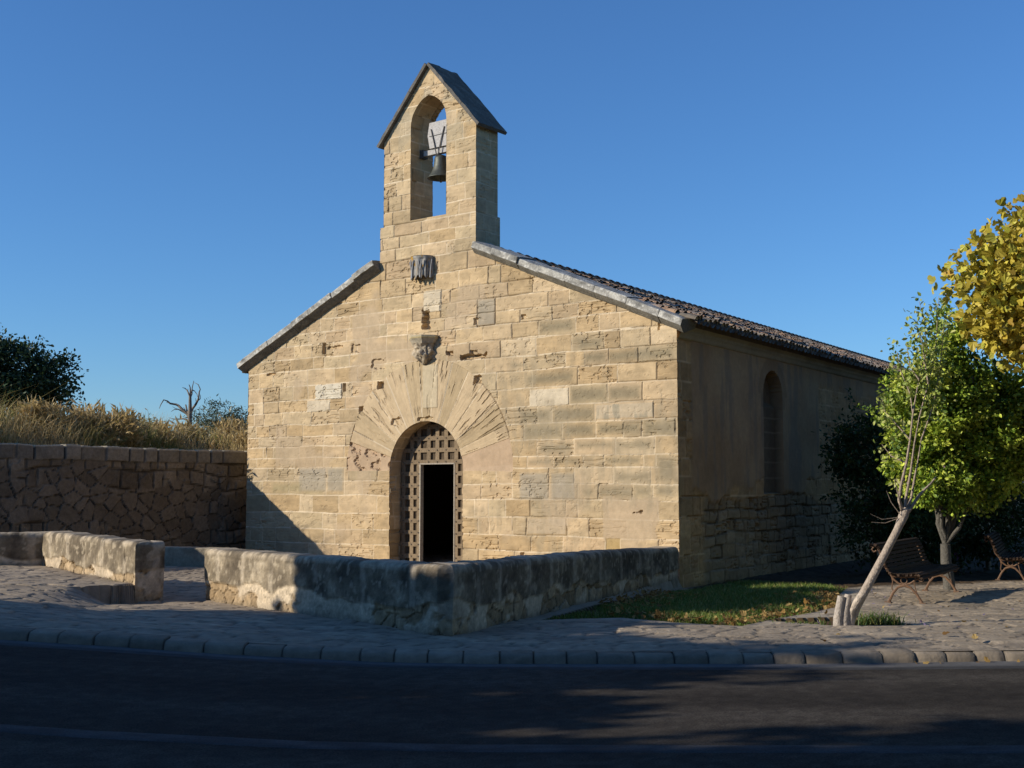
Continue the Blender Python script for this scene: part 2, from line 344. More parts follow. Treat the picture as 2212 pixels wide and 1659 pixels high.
FR = {1: [7.15, 8.05, 9.07, 9.4, 10.3], 2: [7.65, 8.48, 9.23, 10.2, 10.53, 11.35], 3: [7.12, 7.4, 8.0, 8.35, 9.33, 9.83, 10.68, 11.2], 4: [7.03, 7.4, 7.83, 8.43, 9.3, 9.57, 10.27, 11.35], 5: [7.2, 8.0, 8.9, 9.57, 10.05, 10.81, 11.25],
      6: [7.6, 8.0, 8.9, 9.5, 10.4, 11.2], 7: [8.38, 9.02, 9.72, 10.18, 11.05, 11.32], 8: [8.62, 9.5, 10.45, 11.3], 9: [8.29, 9.23, 10.0, 10.62, 11.03], 10: [8.98, 9.98, 11.27], 11: [8.44, 9.4, 10.27, 11.04],
      12: [7.6, 8.5, 9.6, 10.5, 11.35], 13: [7.3, 8.3, 9.3, 9.75, 10.3, 10.95], 14: [6.9, 7.7, 8.6, 9.45, 10.2, 10.58, 11.22]}
DC = (5.69, 1.98); DR = 1.03                # door arch
BC = 5.725; BH = .51; BZ = 9.38; BR = .655                       # belfry opening
def gable(s): return np.where(s < 5.73, 4.44 + (6.97 - 4.44) * s / 5.73, 6.97 - .41 * (s - 5.73))
def in_door(s, z): return (z < DC[1]) & (np.abs(s - DC[0]) < DR) | (z >= DC[1]) & (np.hypot(s - DC[0], z - DC[1]) < DR)
def in_open(s, z):
    a = (z > 7.355) & (z < BZ) & (np.abs(s - BC) < BH); e = BR - BH
    return a | ((z >= BZ) & (np.hypot(s - BC + e, z - BZ) < BR) & (np.hypot(s - BC - e, z - BZ) < BR))
def in_belfry(s, z):
    return ((z < 7.3) & (s > 4.33) & (s < 7.05)) | ((z >= 7.3) & (s > 4.425) & (s < 7.05) & (z < 10.66 - 1.12 * np.abs(s - 5.735)))

chapel = empty('chapel', tuple(Oc + .5 * W * U + 7 * Vb), 'old sandstone chapel with arched door, bell gable and tiled roof', 'chapel')

def facade():
    h = .0125
    S, Zz = np.meshgrid(np.arange(0, W + h, h), np.arange(-.3, 10.75, h), indexing='ij'); S = np.minimum(S, W)
    bl, dl, hl = ashlar(S, Zz, np.array(CL + CU), 11, fixed={**FL, **{k + 16: v for k, v in FU.items()}})
    br, dr, hr = ashlar(S, Zz, np.array(CR + CU), 12, fixed={**FR, **{k + 15: v for k, v in FU.items()}})
    # upper part shares its joints
    sel = (S > 5.69) & (Zz < 4.57)
    bid = np.where(sel, br, bl); d = np.where(sel, dr, dl); hz = np.where(sel, hr, hl)
    disp, c = stone_look(S, Zz, bid, d, hz, 5, .62, 1.4)
    def over(r, col=None, depth=None, soft=.01, k=1., joint=True):
        nonlocal c, disp
        x0, z0, x1, z1 = r
        q = np.minimum(np.minimum(S - x0, x1 - S), np.minimum(Zz - z0, z1 - Zz)) + .012 * (vn(S * 20, Zz * 20, 3) - .5)
        m = sm(q, -soft * .5, soft)
        if col is not None: c = mix(c, np.array(col) * (.85 + .3 * fbm(S * 7, Zz * 7, 4, 9))[..., None], m * k)
        if depth is not None: disp = disp + depth * m
        return m
    # patched render that buries the joints
    pm = .8 * sm(fbm(S * .75 + 3, Zz * .9, 3, 61), .60, .66)
    pm = np.maximum(pm, sm(np.minimum(np.minimum(S - 10.2, 11.35 - S), np.minimum(Zz - .66, 1.42 - Zz)) + .25 * (fbm(S * 3, Zz * 3, 3, 2) - .5), -.02, .03))
    pm = pm * (S > 1) * (Zz < 6)
    pc = np.array([.455, .345, .218]) * (.88 + .24 * fbm(S * 3, Zz * 3, 4, 62))[..., None]
    c = mix(c, pc, .8 * pm); disp = disp * (1 - .8 * pm) + .004 * pm * (fbm(S * 14, Zz * 14, 3, 66) - .5)
    # single stones that stand out
    for r in ((2.32, 3.6, 3.18, 3.94), (2.07, 3.33, 2.81, 3.59), (5.62, 5.31, 6.12, 5.77), (8.44, 3.2, 9.38, 3.53)): over(r, (.60, .51, .36), .012, k=.8)
    over((2.32, 3.6, 3.18, 3.94), (.62, .56, .43), .01, k=.6)
    for r in ((1.81, 1.53, 2.71, 2.06), (2.74, 1.53, 3.26, 2.06), (8.18, 1.37, 8.89, 1.91), (8.95, 1.38, 9.52, 1.9), (7.09, 4.9, 7.56, 5.45)): over(r, (.31, .285, .225), .004, .06, .62)
    for r in ((9.4, 3.21, 10.26, 3.54), (10.27, 3.21, 11.02, 3.52), (8.18, 2.87, 8.98, 3.16), (9.0, 2.87, 9.98, 3.16), (8.29, 2.57, 9.21, 2.83), (9.24, 2.57, 9.98, 2.84), (10.03, 2.58, 11.0, 2.84), (11.06, 2.56, 11.75, 2.83),
              (9.54, 2.33, 10.42, 2.5), (10.47, 2.32, 11.21, 2.48), (10.2, 2.02, 11.0, 2.2), (10.45, 1.72, 11.2, 1.9), (10.05, 1.43, 10.81, 1.64), (11.34, 1.72, 11.75, 2.18), (10.86, 1.45, 11.2, 1.64), (9.7, 1.45, 9.95, 1.6), (11.3, 1.45, 11.7, 1.65),
              (8.66, 2.28, 9.46, 2.48), (8.4, 2.05, 9.0, 2.18), (9.06, 2.05, 9.6, 2.18), (9.6, 4.25, 10.15, 4.45), (8.7, 4.62, 9.5, 4.85), (8.35, 3.62, 9.5, 3.85), (8.0, 3.98, 8.35, 4.1), (9.7, 3.95, 10.25, 4.2), (10.3, 3.95, 11.7, 4.18)):
        m = over(r, (.225, .185, .112), None, .13, .85)
    over((10.0, 2.9, 11.27, 3.17), (.45, .41, .31), .004, .02, .4)
    st = sm(fbm(S * 9, Zz * 1.5, 3, 71), .5, .62) * (S > 10) * (S < 11.27) * (Zz > 2.9) * (Zz < 3.17); c = mix(c, np.array([.30, .265, .185]), .7 * st)
    over((.9, 1.49, 1.9, 1.74), (.34, .28, .15), None, .14, .75); over((2.0, 1.45, 2.6, 1.56), (.34, .28, .15), None, .1, .6)
    over((10.21, .42, 10.53, .68), (.42, .29, .11), -.012, .02, .7); over((8.36, .72, 9.3, 1.02), (.52, .42, .29), .004, .02, .6)
    # broad olive-grey weathering of the right half, in streaks
    wm = sm(fbm(S * 1.1, Zz * 1.1, 4, 81) + .10 * sm(S, 7, 10) - .06 * sm(Zz, 4.2, 5.2) + .05 * (Zz > 7), .52, .66) * (.25 + .75 * sm(fbm(S * 12, Zz * 2.5, 3, 83), .35, .65))
    c = mix(c, np.array([.31, .255, .165]), .5 * wm * (.35 + .65 * sm(S, 6, 8.2) * sm(Zz, 4.6, 3.6)))
    tm = sm(Zz, 8.4, 9.6) * sm(fbm(S * 3, Zz * 2, 3, 84), .45, .6); c = mix(c, np.array([.36, .315, .22]), .5 * tm)
    # door ring of voussoirs with radial bedding
    rr = np.hypot(S - DC[0], Zz - DC[1]); th = np.arctan2(Zz - DC[1], S - DC[0])
    # the outer edge is a little faceted
    ring = (rr < 2.33 + .02 * (vn(th * 9, rr * 0, 4) - .5)) & (th > -.02) & (th < math.pi + .06)
    low = (th > 2.86) | (th < .27)
    nv = 15; tv = np.clip(th / math.pi * nv + .5 * (vn(th * 2.3, rr * .35, 6) - .5), 0, nv - .001); vi = tv.astype(int)
    dv = np.minimum(tv - vi, vi + 1 - tv) * math.pi / nv * rr; de = np.minimum(dv, np.abs(2.33 - rr))
    vb = hsh(vi, vi * 0 + 3, 21)
    vc = pal(vb, [(.41, .305, .17), (.47, .355, .205), (.44, .33, .195), (.49, .37, .22)]) * (.92 + .24 * fbm(th * 12, rr * 2.5, 4, 22))[..., None]
    rs = fbm(th * 34, rr * 2.2, 4, 25); ve = sm(fbm(th * 3.2 + 1, rr * 1.2, 3, 26), .35, .6) * sm(rr, 1.05, 1.3)
    pit = sm(rs, .54, .66) * ve
    vd = .012 * (vb - .5) - .020 * pit - .016 * np.exp(-(dv / .012) ** 2) + .010 * (rs - .5)
    vc = vc * (.86 + .28 * rs)[..., None] * (.9 + .2 * vb)[..., None] * (1 - .35 * np.exp(-(dv / .010) ** 2))[..., None]; vc = vc * (1 - .25 * pit)[..., None]
    vj = np.exp(-(dv / .011) ** 4) * sm(vn(vi * 3.3, rr * 1.5, 5), .32, .48); vc = mix(vc, MORT * 1.05, .9 * vj); vd = vd + .012 * vj
    ej = np.exp(-((rr - 2.33) / .016) ** 2); vd = vd - .028 * ej * sm(vn(th * 5, th * 0, 8), .35, .55)
    vc = mix(vc, np.array([.47, .335, .21]) * (.85 + .3 * fbm(S * 4, Zz * 4, 3, 9))[..., None], .9 * low)
    lowd = -.02 * sm(fbm(S * 6, Zz * 9, 4, 27), .5, .62) * (th > 2.5) * 2.2 - .012 * (fbm(S * 6, Zz * 6, 3, 28))
    vd = np.where(low, lowd, vd)
    disp = np.where(ring, vd, disp); c = np.where(ring[..., None], vc, c)
    over((5.6, 3.28, 6.03, 4.2), (.52, .43, .28), .012, .015, .8)               # plain keystone slab
    # cavities and robbed stones
    def cav(x0, z0, x1, z1, dep, amp=.05, sd=1):
        nonlocal disp
        q = np.minimum(np.minimum(S - x0, x1 - S), np.minimum(Zz - z0, z1 - Zz)) + amp * (fbm(S * 12, Zz * 16, 3, sd) - .5); disp = disp - dep * sm(q, 0, .02)
    cav(5.57, 4.95, 5.80, 5.33, .15, .14, 91); cav(6.65, 4.23, 7.34, 4.34, .12, .09, 92); cav(6.25, 4.35, 6.45, 4.45, .09, .08, 93); cav(6.9, 4.3, 7.1, 4.42, .07, .06, 94)
    cav(3.2, 3.74, 3.31, 3.93, .09, .01, 95); cav(2.52, 4.62, 2.66, 4.89, .08, .01, 96); cav(.65, 4.24, .95, 4.31, .07, .03, 97); cav(11.38, 4.48, 11.42, 4.63, .07, .01, 98); cav(4.28, 3.76, 4.48, 3.92, .12, .05, 99)
    cav(3.72, 3.28, 3.86, 3.4, .1, .05, 100); cav(7.0, 3.72, 7.22, 3.9, .09, .08, 101); cav(8.22, 4.95, 8.34, 5.04, .06, .05, 102); cav(2.7, 4.72, 3.2, 4.80, .05, .05, 103); cav(3.45, 4.6, 3.75, 4.8, .04, .1, 104); cav(4.1, 4.2, 4.5, 4.42, .04, .12, 105)
    cav(9.05, .12, 9.2, .32, .07, .08, 106); cav(8.2, .1, 8.3, .36, .06, .06, 107); cav(10.8, 1.13, 11.02, 1.2, .05, .08, 108); cav(7.0, 4.93, 7.1, 5.08, .06, .03, 109); cav(5.45, 3.02, 5.9, 3.1, .05, .08, 110); cav(4.7, 2.95, 4.95, 3.1, .05, .1, 111)
    keep = ((Zz < gable(S) + .02) | in_belfry(S, Zz))
    n, m = S.shape; F = grid_faces(n, m)
    sc_ = (S[:-1, :-1] + S[1:, 1:]).ravel() / 2; zc_ = (Zz[:-1, :-1] + Zz[1:, 1:]).ravel() / 2
    kc = ((zc_ < gable(sc_) + .02) | in_belfry(sc_, zc_)) & ~in_door(sc_, zc_) & ~in_open(sc_, zc_)
    # snap the rims of the two arches
    S2 = S.copy(); Z2 = Zz.copy()
    mm = (np.abs(rr - DR) < .75 * h) & (Zz > DC[1]); S2[mm] = DC[0] + (S[mm] - DC[0]) * DR / rr[mm]; Z2[mm] = DC[1] + (Zz[mm] - DC[1]) * DR / rr[mm]
    for sg in (-1, 1):
        e = (BR - BH) * sg; q = np.hypot(S - BC - e, Zz - BZ); mm = (np.abs(q - BR) < .75 * h) & (Zz > BZ) & ((S - BC) * sg < 0)
        S2[mm] = BC + e + (S[mm] - BC - e) * BR / q[mm]; Z2[mm] = BZ + (Zz[mm] - BZ) * BR / q[mm]
    jam = np.abs(np.abs(S - DC[0]) - DR) < .6 * h; mm = jam & (Zz < DC[1])
    S2[mm] = DC[0] + np.sign(S[mm] - DC[0]) * (DR - .02 * sm(fbm(S[mm] * 0 + 1, Zz[mm] * 9, 3, 7), .55, .7))
    V = P(S2, disp, Z2).reshape(-1, 3)
    V, F, C = compact(V, F[kc], c.reshape(-1, 3))
    return mk('front_wall', V, F, M['stone'], chapel, C, False)
facade()

def patch(name, parent, org, eu, ev, nrm, w_, h_, courses, sd, step=.03, er=.6, mort=.5, tint=(1, 1, 1), f=None, mat='stone'):
    """a flat piece of masonry: org + s*eu + z*ev, displaced along nrm"""
    S, Zz = np.meshgrid(np.linspace(0, w_, max(2, int(w_ / step))), np.linspace(0, h_, max(2, int(h_ / step))), indexing='ij')
    b, d, hz = ashlar(S, Zz, np.asarray(courses, float), sd, .3, .6, s1=w_ + 2)
    disp, c = stone_look(S, Zz, b, d, hz, sd, er, mort); c = c * np.array(tint)
    if f: disp, c = f(S, Zz, disp, c)
    V = (np.asarray(org) + S[..., None] * np.asarray(eu) + Zz[..., None] * np.asarray(ev) + disp[..., None] * np.asarray(nrm)).reshape(-1, 3)
    return mk(name, V, grid_faces(*S.shape), M[mat], parent, c.reshape(-1, 3))

def sweep_reveal(name, pts, depth, parent, sd, inward, tint=(1, 1, 1), ncl=False):
    """lining of an opening: pts (n,2) outline in (s,z), extruded back by depth"""
    pts = np.asarray(pts, float); L = np.concatenate([[0], np.cumsum(np.hypot(*np.diff(pts, axis=0).T))])
    a = np.arange(0, L[-1], .022); sx = np.interp(a, L, pts[:, 0]); zx = np.interp(a, L, pts[:, 1])
    dd = np.linspace(0, depth, max(3, int(depth / .022))); A, D = np.meshgrid(a, dd, indexing='ij')
    b, d, hz = ashlar(D, A, np.arange(0, L[-1] + .6, .29), sd, .3, .5, s0=-1, s1=2)
    disp, c = stone_look(D * .6 + 5, A, b, d, hz, sd, 1.1, .2)
    t = np.gradient(np.stack([sx, zx], -1), axis=0); t /= np.linalg.norm(t, axis=1)[:, None]; nn = np.stack([-t[:, 1], t[:, 0]], -1) * inward
    disp = disp * sm(D, 0, .03)
    V = P(sx[:, None] + nn[:, 0, None] * disp, -D, zx[:, None] + nn[:, 1, None] * disp).reshape(-1, 3)
    return mk(name, V, grid_faces(*A.shape), M['stone'], parent, (c * np.array(tint)).reshape(-1, 3))
an = np.linspace(0, math.pi, 60)
dout = [(DC[0] + DR, -.2)] + [(DC[0] + DR * math.cos(t), DC[1] + DR * math.sin(t)) for t in an] + [(DC[0] - DR, -.2)]
sweep_reveal('door_reveal', dout, .55, chapel, 31, 1)
a1 = np.linspace(0, math.acos((BR - BH) / BR), 24); e_ = BR - BH
oout = [(BC + BH, 7.355)] + [(BC - e_ + BR * math.cos(t), BZ + BR * math.sin(t)) for t in a1] + [(BC + e_ - BR * math.cos(t), BZ + BR * math.sin(t)) for t in a1[::-1]] + [(BC - BH, 7.355)]

# bell gable: the sides, back and stone roof (its front is bonded into the front wall)
bell_gable = 'bell_gable'
def belfry():
    crs = np.array([-.3, .0, .3, .62, .94, 1.28, 1.6, 1.9, 2.2, 2.6])
    bd = .72
    mb = []
    # right and left flanks, plinths, back, sill: one continuous masonry shell
    vs = []; fs = []; cs = []; n0 = 0
    def add(org, eu, ev, nrm, w_, h_, sd, mask=None, tint=1.):
        nonlocal n0
        S, Zz = np.meshgrid(np.linspace(0, w_, max(3, int(w_ / .022))), np.linspace(0, h_, max(3, int(h_ / .022))), indexing='ij')
        b, d, hz = ashlar(S, Zz, crs, sd, .3, .55, s0=-1, s1=5); disp, c = stone_look(S, Zz, b, d, hz, sd, .7, .55); c = mix(c, np.array([.34, .29, .19]), .3 + 0 * S) * tint
        edge = sm(np.minimum(S, w_ - S), 0, .03); disp = disp * edge
        V = (org + S[..., None] * eu + Zz[..., None] * ev + disp[..., None] * nrm).reshape(-1, 3); F = grid_faces(*S.shape)
        if mask is not None:
            q = mask((S[:-1, :-1] + S[1:, 1:]).ravel() / 2, (Zz[:-1, :-1] + Zz[1:, 1:]).ravel() / 2); F = F[q]
        vs.append(V); fs.append(F + n0); cs.append(c.reshape(-1, 3)); n0 += len(V)
    add(Ps(7.052, 0, 7.3), Vb, Z3, U, bd, 1.95, 41); add(Ps(7.052, 0, 6.0), Vb, Z3, U, .8, 1.3, 42)
    add(Ps(4.423, 0, 7.3), Vb, Z3, -U, bd, 1.95, 43); add(Ps(4.328, 0, 6.0), Vb, Z3, -U, .8, 1.3, 44)
    add(Ps(4.42, -bd, 7.3), U, Z3, Vb, 2.63, 3.4, 45, lambda s, z: ~in_open(s + 4.42, z + 7.3) & (z + 7.3 < 10.66 - 1.12 * np.abs(s + 4.42 - 5.735)))
    add(Ps(4.328, -.8, 6.0), U, Z3, Vb, 2.72, 1.3, 46)
    add(Ps(4.328, 0, 7.302), U, Vb, Z3, .1, .8, 47); add(Ps(4.43, -bd, 7.302), U, Vb, Z3, 2.62, .08, 48)
    add(Ps(BC - BH, 0.0, 7.352), U, Vb, Z3, 2 * BH, bd, 49)
    return mk('bell_gable', np.vstack(vs), np.vstack(fs), M['stone'], chapel, np.vstack(cs))
bg_o = belfry()
sweep_reveal('belfry_reveal', oout, .72, chapel, 33, 1, (.92, .9, .85))
def belfry_roof():
    mb = MB(); n = 14
    for sg in (-1, 1):
        dirs = np.array([sg * 1, -1.12]); dirs = dirs / np.hypot(*dirs); nr = np.array([sg * 1.12, 1]) / math.hypot(1.12, 1)
        Lr = 2.13
        for i in range(3):
            a0, a1_ = Lr * i / 3, Lr * (i + 1) / 3 - .008
            th = .065
            aa = np.linspace(a0, a1_, 6); dd = np.linspace(.09, -.86, 12)
            A, D = np.meshgrid(aa, dd, indexing='ij')
            top = .075 + .02 * (fbm(A * 9 + sg, D * 9, 3, 50) - .5) * 2
            s_ = 5.735 + dirs[0] * A; z_ = 10.66 + dirs[1] * A
            Vt = P(s_ + nr[0] * top, D, z_ + nr[1] * top); Vbm = P(s_ + nr[0] * .004, D, z_ + nr[1] * .004)
            col = pal(fbm(A * 7, D * 7 + sg * 3, 4, 52), [(.07, .064, .055), (.125, .115, .098), (.22, .20, .17)]).reshape(-1, 3)
            F = grid_faces(6, 12); mb.add(np.vstack([Vt.reshape(-1, 3), Vbm.reshape(-1, 3)]), np.vstack([F, F[:, ::-1] + 72]), np.vstack([col, col]))
            V2 = np.vstack([Vt.reshape(-1, 3), Vbm.reshape(-1, 3)]); rim = list(range(0, 12)) + [k * 12 + 11 for k in range(1, 6)] + [60 + k for k in range(10, -1, -1)] + [k * 12 for k in range(4, 0, -1)]
            mb.add(V2, [[rim[k], rim[(k + 1) % len(rim)], rim[(k + 1) % len(rim)] + 72, rim[k] + 72] for k in range(len(rim))], np.vstack([col, col]))
    return mb.build('bell_gable_roof', M['slab'], chapel)
belfry_roof()

# nave walls
CL_N = 36.0                                # length of the nave
def side_look(S, Zz, disp, c):
    q = sm(S, .55, .62)                     # beyond the corner quoins: old render, broken away low down
    rag = fbm(S * 1.3, Zz * 1.6, 4, 201)
    ren = q * sm(Zz + .9 * (rag - .5) - .25 * sm(S, 3, 6), 1.35, 1.5)
    ren = ren * (1 - sm(S, 7.5, 7.55) * sm(Zz + 1.5 * (rag - .5), 3.9, 3.5))
    pc = pal(fbm(S * 1.1, Zz * 1.1, 5, 202), [(.22, .155, .09), (.29, .205, .125), (.345, .26, .165), (.31, .245, .17)])
    pc = mix(pc * np.array([1.5, 1.28, 1.02]), np.array([.26, .20, .14]), .5 * sm(fbm(S * 5, Zz * .7, 4, 203), .5, .68))
    b2, d2, h2 = ashlar(S + .25 * (fbm(S * .7, Zz * .7, 2, 3) - .5), Zz + .16 * (fbm(S * .8, Zz * 1.5, 3, 6) - .5), np.array([-.6, -.2, .06, .27, .52, .74, .98, 1.2, 1.46, 1.75, 2.2, 2.6, 3.2, 6.0]), 207, .22, .62, s1=CL_N + 2)
    rd, rub = stone_look(S, Zz, b2, d2, h2, 208, 1.3, .1); rub = rub * np.array([.72, .66, .6]); rd = rd * 1.2 - .012 - .02 * np.exp(-(d2 / .03) ** 2) * sm(fbm(S * 2, Zz * 2, 2, 4), .4, .6) + .03 * (hsh((b2 * 999).astype(int), np.zeros(S.shape, int), 3) - .5)
    rub = mix(rub, rub * .6, np.exp(-(d2 / .022) ** 2))
    lowz = q * sm(1.5 + .5 * (rag - .5) - Zz, 0, .1) * sm(S, .9, 1.3)
    c = mix(c, rub, lowz); disp = disp * (1 - lowz) + rd * lowz
    c = mix(c, pc, ren); disp = disp * (1 - ren) + ren * (.018 + .02 * (fbm(S * 2.5, Zz * 2.5, 4, 206) - .5))
    # blind window
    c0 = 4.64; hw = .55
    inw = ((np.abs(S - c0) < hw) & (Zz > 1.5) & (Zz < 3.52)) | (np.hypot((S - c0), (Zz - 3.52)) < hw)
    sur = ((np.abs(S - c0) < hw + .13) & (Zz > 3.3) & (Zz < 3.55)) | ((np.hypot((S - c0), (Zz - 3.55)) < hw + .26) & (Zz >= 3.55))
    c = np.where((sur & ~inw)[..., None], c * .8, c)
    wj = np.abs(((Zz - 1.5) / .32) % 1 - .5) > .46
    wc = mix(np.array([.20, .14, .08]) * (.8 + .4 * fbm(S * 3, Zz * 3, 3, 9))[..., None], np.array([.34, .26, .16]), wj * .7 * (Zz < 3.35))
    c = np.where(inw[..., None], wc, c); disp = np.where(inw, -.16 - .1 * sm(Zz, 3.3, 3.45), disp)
    return disp, c
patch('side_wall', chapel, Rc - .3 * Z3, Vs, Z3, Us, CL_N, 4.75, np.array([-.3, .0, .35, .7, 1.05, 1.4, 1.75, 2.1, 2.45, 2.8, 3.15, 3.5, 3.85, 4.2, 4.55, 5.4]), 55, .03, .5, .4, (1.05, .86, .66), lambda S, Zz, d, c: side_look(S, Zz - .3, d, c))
def plain(name, org, eu, ev, w_, h_, c, parent, top=None):
    S, Zz = np.meshgrid(np.linspace(0, w_, 40), np.linspace(0, h_, 24), indexing='ij')
    col = np.array(c) * (.8 + .4 * fbm(S, Zz, 4, 3))[..., None]
    zz = Zz if top is None else np.minimum(Zz, top(S))
    return mk(name, (np.asarray(org) + S[..., None] * eu + zz[..., None] * ev).reshape(-1, 3), grid_faces(40, 24), M['stone'], parent, col.reshape(-1, 3))
plain('far_wall', Ps(0, 0, -.3), Vs, Z3, CL_N, 4.75, (.4, .3, .17), chapel)
plain('rear_wall', Ps(0, 0, -.3) + CL_N * Vs, U, Z3, W, 7.3, (.4, .3, .17), chapel, lambda s: gable(s) + .3)

# roof: two slopes of overlapping barrel tiles
def roof(sg):
    mb = MB(); ridge = np.array([5.73, 6.99])
    end = np.array([12.06, 4.62]) if sg > 0 else np.array([-.36, 4.46])
    dr = end - ridge; L = np.hypot(*dr); dr /= L; nr = np.array([-dr[1], dr[0]]) * (1 if sg > 0 else -1)
    def Q(a, v, h_): return Oc + (ridge[0] + dr[0] * a + nr[0] * h_) * U + v * Vs + (ridge[1] + dr[1] * a + nr[1] * h_) * Z3
    # bedding
    for v0, v1, a0 in ((.02, .84, 1.42), (.84, CL_N + .15, 0)):
        S = [Q(a0, v0, -.01), Q(L - .1, v0, -.01), Q(L - .1, v1, -.01), Q(a0, v1, -.01)]; S += [p - .12 * Z3 for p in S]
        mb.add(S, [[0, 1, 2, 3], [7, 6, 5, 4], [0, 4, 5, 1], [1, 5, 6, 2], [2, 6, 7, 3], [3, 7, 4, 0]], (.14, .10, .07))
    k = 6; th = np.linspace(0, math.pi, k + 1); pitch = .205
    cols_ = int((CL_N + .05) / pitch); rows = 19; st = L / rows
    for j in range(cols_):
        v = .13 + j * pitch
        for i in range(rows):
            a0 = i * st - .06; a1 = (i + 1) * st + (.035 if i == rows - 1 else .02)
            if v < .95 and a0 < 1.35: continue
            h0, h1 = .035, .075; r0, r1 = .078, .098; dv = rng.normal(0, .012); rz = rng.normal(0, .012); dh = rng.normal(0, .012); a1 += rng.normal(0, .018)
            V = []
            for (a, r_, h_, o) in ((a0, r0, h0 + dh, 0), (a1, r1, h1 + dh, rz)):
                for t in th: V.append(Q(a, v + dv + o + r_ * math.cos(t), h_ - .05 + r_ * math.sin(t) * .85))
            V = np.array(V); F = [[q, q + k + 1, q + k + 2, q + 1] for q in range(k)]
            t_ = rng.random(); cc = np.array([[.36, .22, .13], [.27, .20, .145], [.19, .165, .135], [.44, .29, .175], [.31, .27, .22]])[int(t_ * 5)] * rng.uniform(.75, 1.2)
            if i >= rows - 1: cc = np.array([.22, .185, .14]) * rng.uniform(.7, 1.3)
            mb.add(V, F, cc)
            if i == rows - 1 or i % 1 == 0:
                e = V[k + 1:]; inn = e - np.array(Q(a1, v, 0) - Q(a1 - .02, v, 0)); ctr = (e[0] + e[-1]) / 2
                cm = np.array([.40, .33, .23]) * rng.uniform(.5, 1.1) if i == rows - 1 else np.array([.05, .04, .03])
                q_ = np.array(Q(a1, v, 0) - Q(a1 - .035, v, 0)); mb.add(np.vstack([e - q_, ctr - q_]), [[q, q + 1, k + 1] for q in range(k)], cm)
        # channel tile under each pair at the eaves
        vv = v + pitch / 2; tt = np.linspace(math.pi, 2 * math.pi, 6)
        V = [Q(a, vv + .09 * math.cos(t), .035 + .075 * math.sin(t)) for a in (L - .45, L + .075 + rng.normal(0, .012)) for t in tt]
        mb.add(V, [[q, q + 6, q + 7, q + 1] for q in range(5)], np.array([.25, .2, .15]) * rng.uniform(.7, 1.2))
    # ridge
    if sg > 0:
        vv = .86
        while vv < CL_N + .1:
            V = [Oc + (ridge[0] + r_ * math.cos(t)) * U + q * Vs + (ridge[1] + .02 + h_ + r_ * math.sin(t)) * Z3 for q, r_, h_ in ((vv, .13, .03), (vv + .44, .11, .0)) for t in th]
            mb.add(V, [[q, q + k + 1, q + k + 2, q + 1] for q in range(k)], np.array([.24, .17, .12]) * rng.uniform(.7, 1.2)); vv += .38
    return mb.build('roof', M['tile'], chapel)
roof(1); roof(-1)

# raking stone verges over the front
def verge(sg):
    mb = MB()
    A = np.array([7.02, 6.44]) if sg > 0 else np.array([4.36, 6.36]); B = np.array([11.93, 4.425]) if sg > 0 else np.array([-.16, 4.37])
    L = np.hypot(*(B - A)); dr = (B - A) / L; nr = np.array([-dr[1], dr[0]]) * (1 if sg > 0 else -1)
    prof = np.array([[-.02, -.02], [.03, .0], [.10, .045], [.165, .095], [.19, .10], [.195, .215], [.185, .228], [.05, .245], [-.12, .255], [-.34, .265], [-.34, .1]])
    pl = np.concatenate([[0], np.cumsum(np.hypot(*np.diff(prof, axis=0).T))]); pp = np.unique(np.concatenate([np.arange(0, pl[-1], .02), pl]))
    po = np.interp(pp, pl, prof[:, 0]); pw = np.interp(pp, pl, prof[:, 1]); m = len(pp)
    a = 0; i = 0
    while a < L - .05:
        l = min(rng.uniform(.55, .95), L - a + (0 if L - a > .3 else 0)); 
        if L - (a + l) < .35: l = L - a
        aa = np.concatenate([[a + .004], np.arange(a + .02, a + l - .02, .03), [a + l - .004]]); n = len(aa); off = rng.normal(0, .012); tilt = rng.normal(0, .008)
        AA, _ = np.meshgrid(aa, pp, indexing='ij'); PO = np.broadcast_to(po, AA.shape); PW = np.broadcast_to(pw, AA.shape)
        e = np.minimum(AA - a, a + l - AA); nz = .016 * (fbm(AA * 5 + i * 3, pp[None] * 6, 4, 60 + i) - .5) - .008 * np.exp(-(e / .012) ** 2)
        o_ = PO + off + nz * (PO > .0); w_ = PW + off * .4 + tilt * (AA - a) + nz * .6
        s_ = A[0] + dr[0] * AA + nr[0] * w_; z_ = A[1] + dr[1] * AA + nr[1] * w_
        V = P(s_, o_, z_).reshape(-1, 3)
        g = fbm(AA * 6, pp[None] * 9 + i, 4, 90 + sg); c = pal(np.clip(g * 1.6 - .3, 0, 1), [(.13, .125, .11), (.235, .225, .195), (.30, .285, .245), (.42, .40, .34)])
        fl = sm(fbm(AA * 16, pp[None] * 16, 3, 95), .62, .7); c = mix(c, np.array([.55, .53, .46]), .7 * fl)
        und = sm(PW, .112, .09); c = mix(c * 1.2, np.array([.17, .155, .12]) * (.7 + .6 * g)[..., None], .85 * und)  # shading in the colour: splay underside darkened, upper faces brightened
        if sg > 0: c = mix(c, np.array([.42, .24, .06]), .8 * sm(AA, L - .22, L - .05) * sm(fbm(AA * 12, pp[None] * 12, 2, 5), .45, .55) * (PO < .12) * (PW > .2))
        mb.add(V, grid_faces(n, m), c.reshape(-1, 3))
        for e_ in (0, n - 1): mb.add(V.reshape(n, m, 3)[e_], [list(range(m))], (.2, .18, .14))
        a += l; i += 1
    return mb.build('verge', M['slab'], chapel)
verge(1); verge(-1)
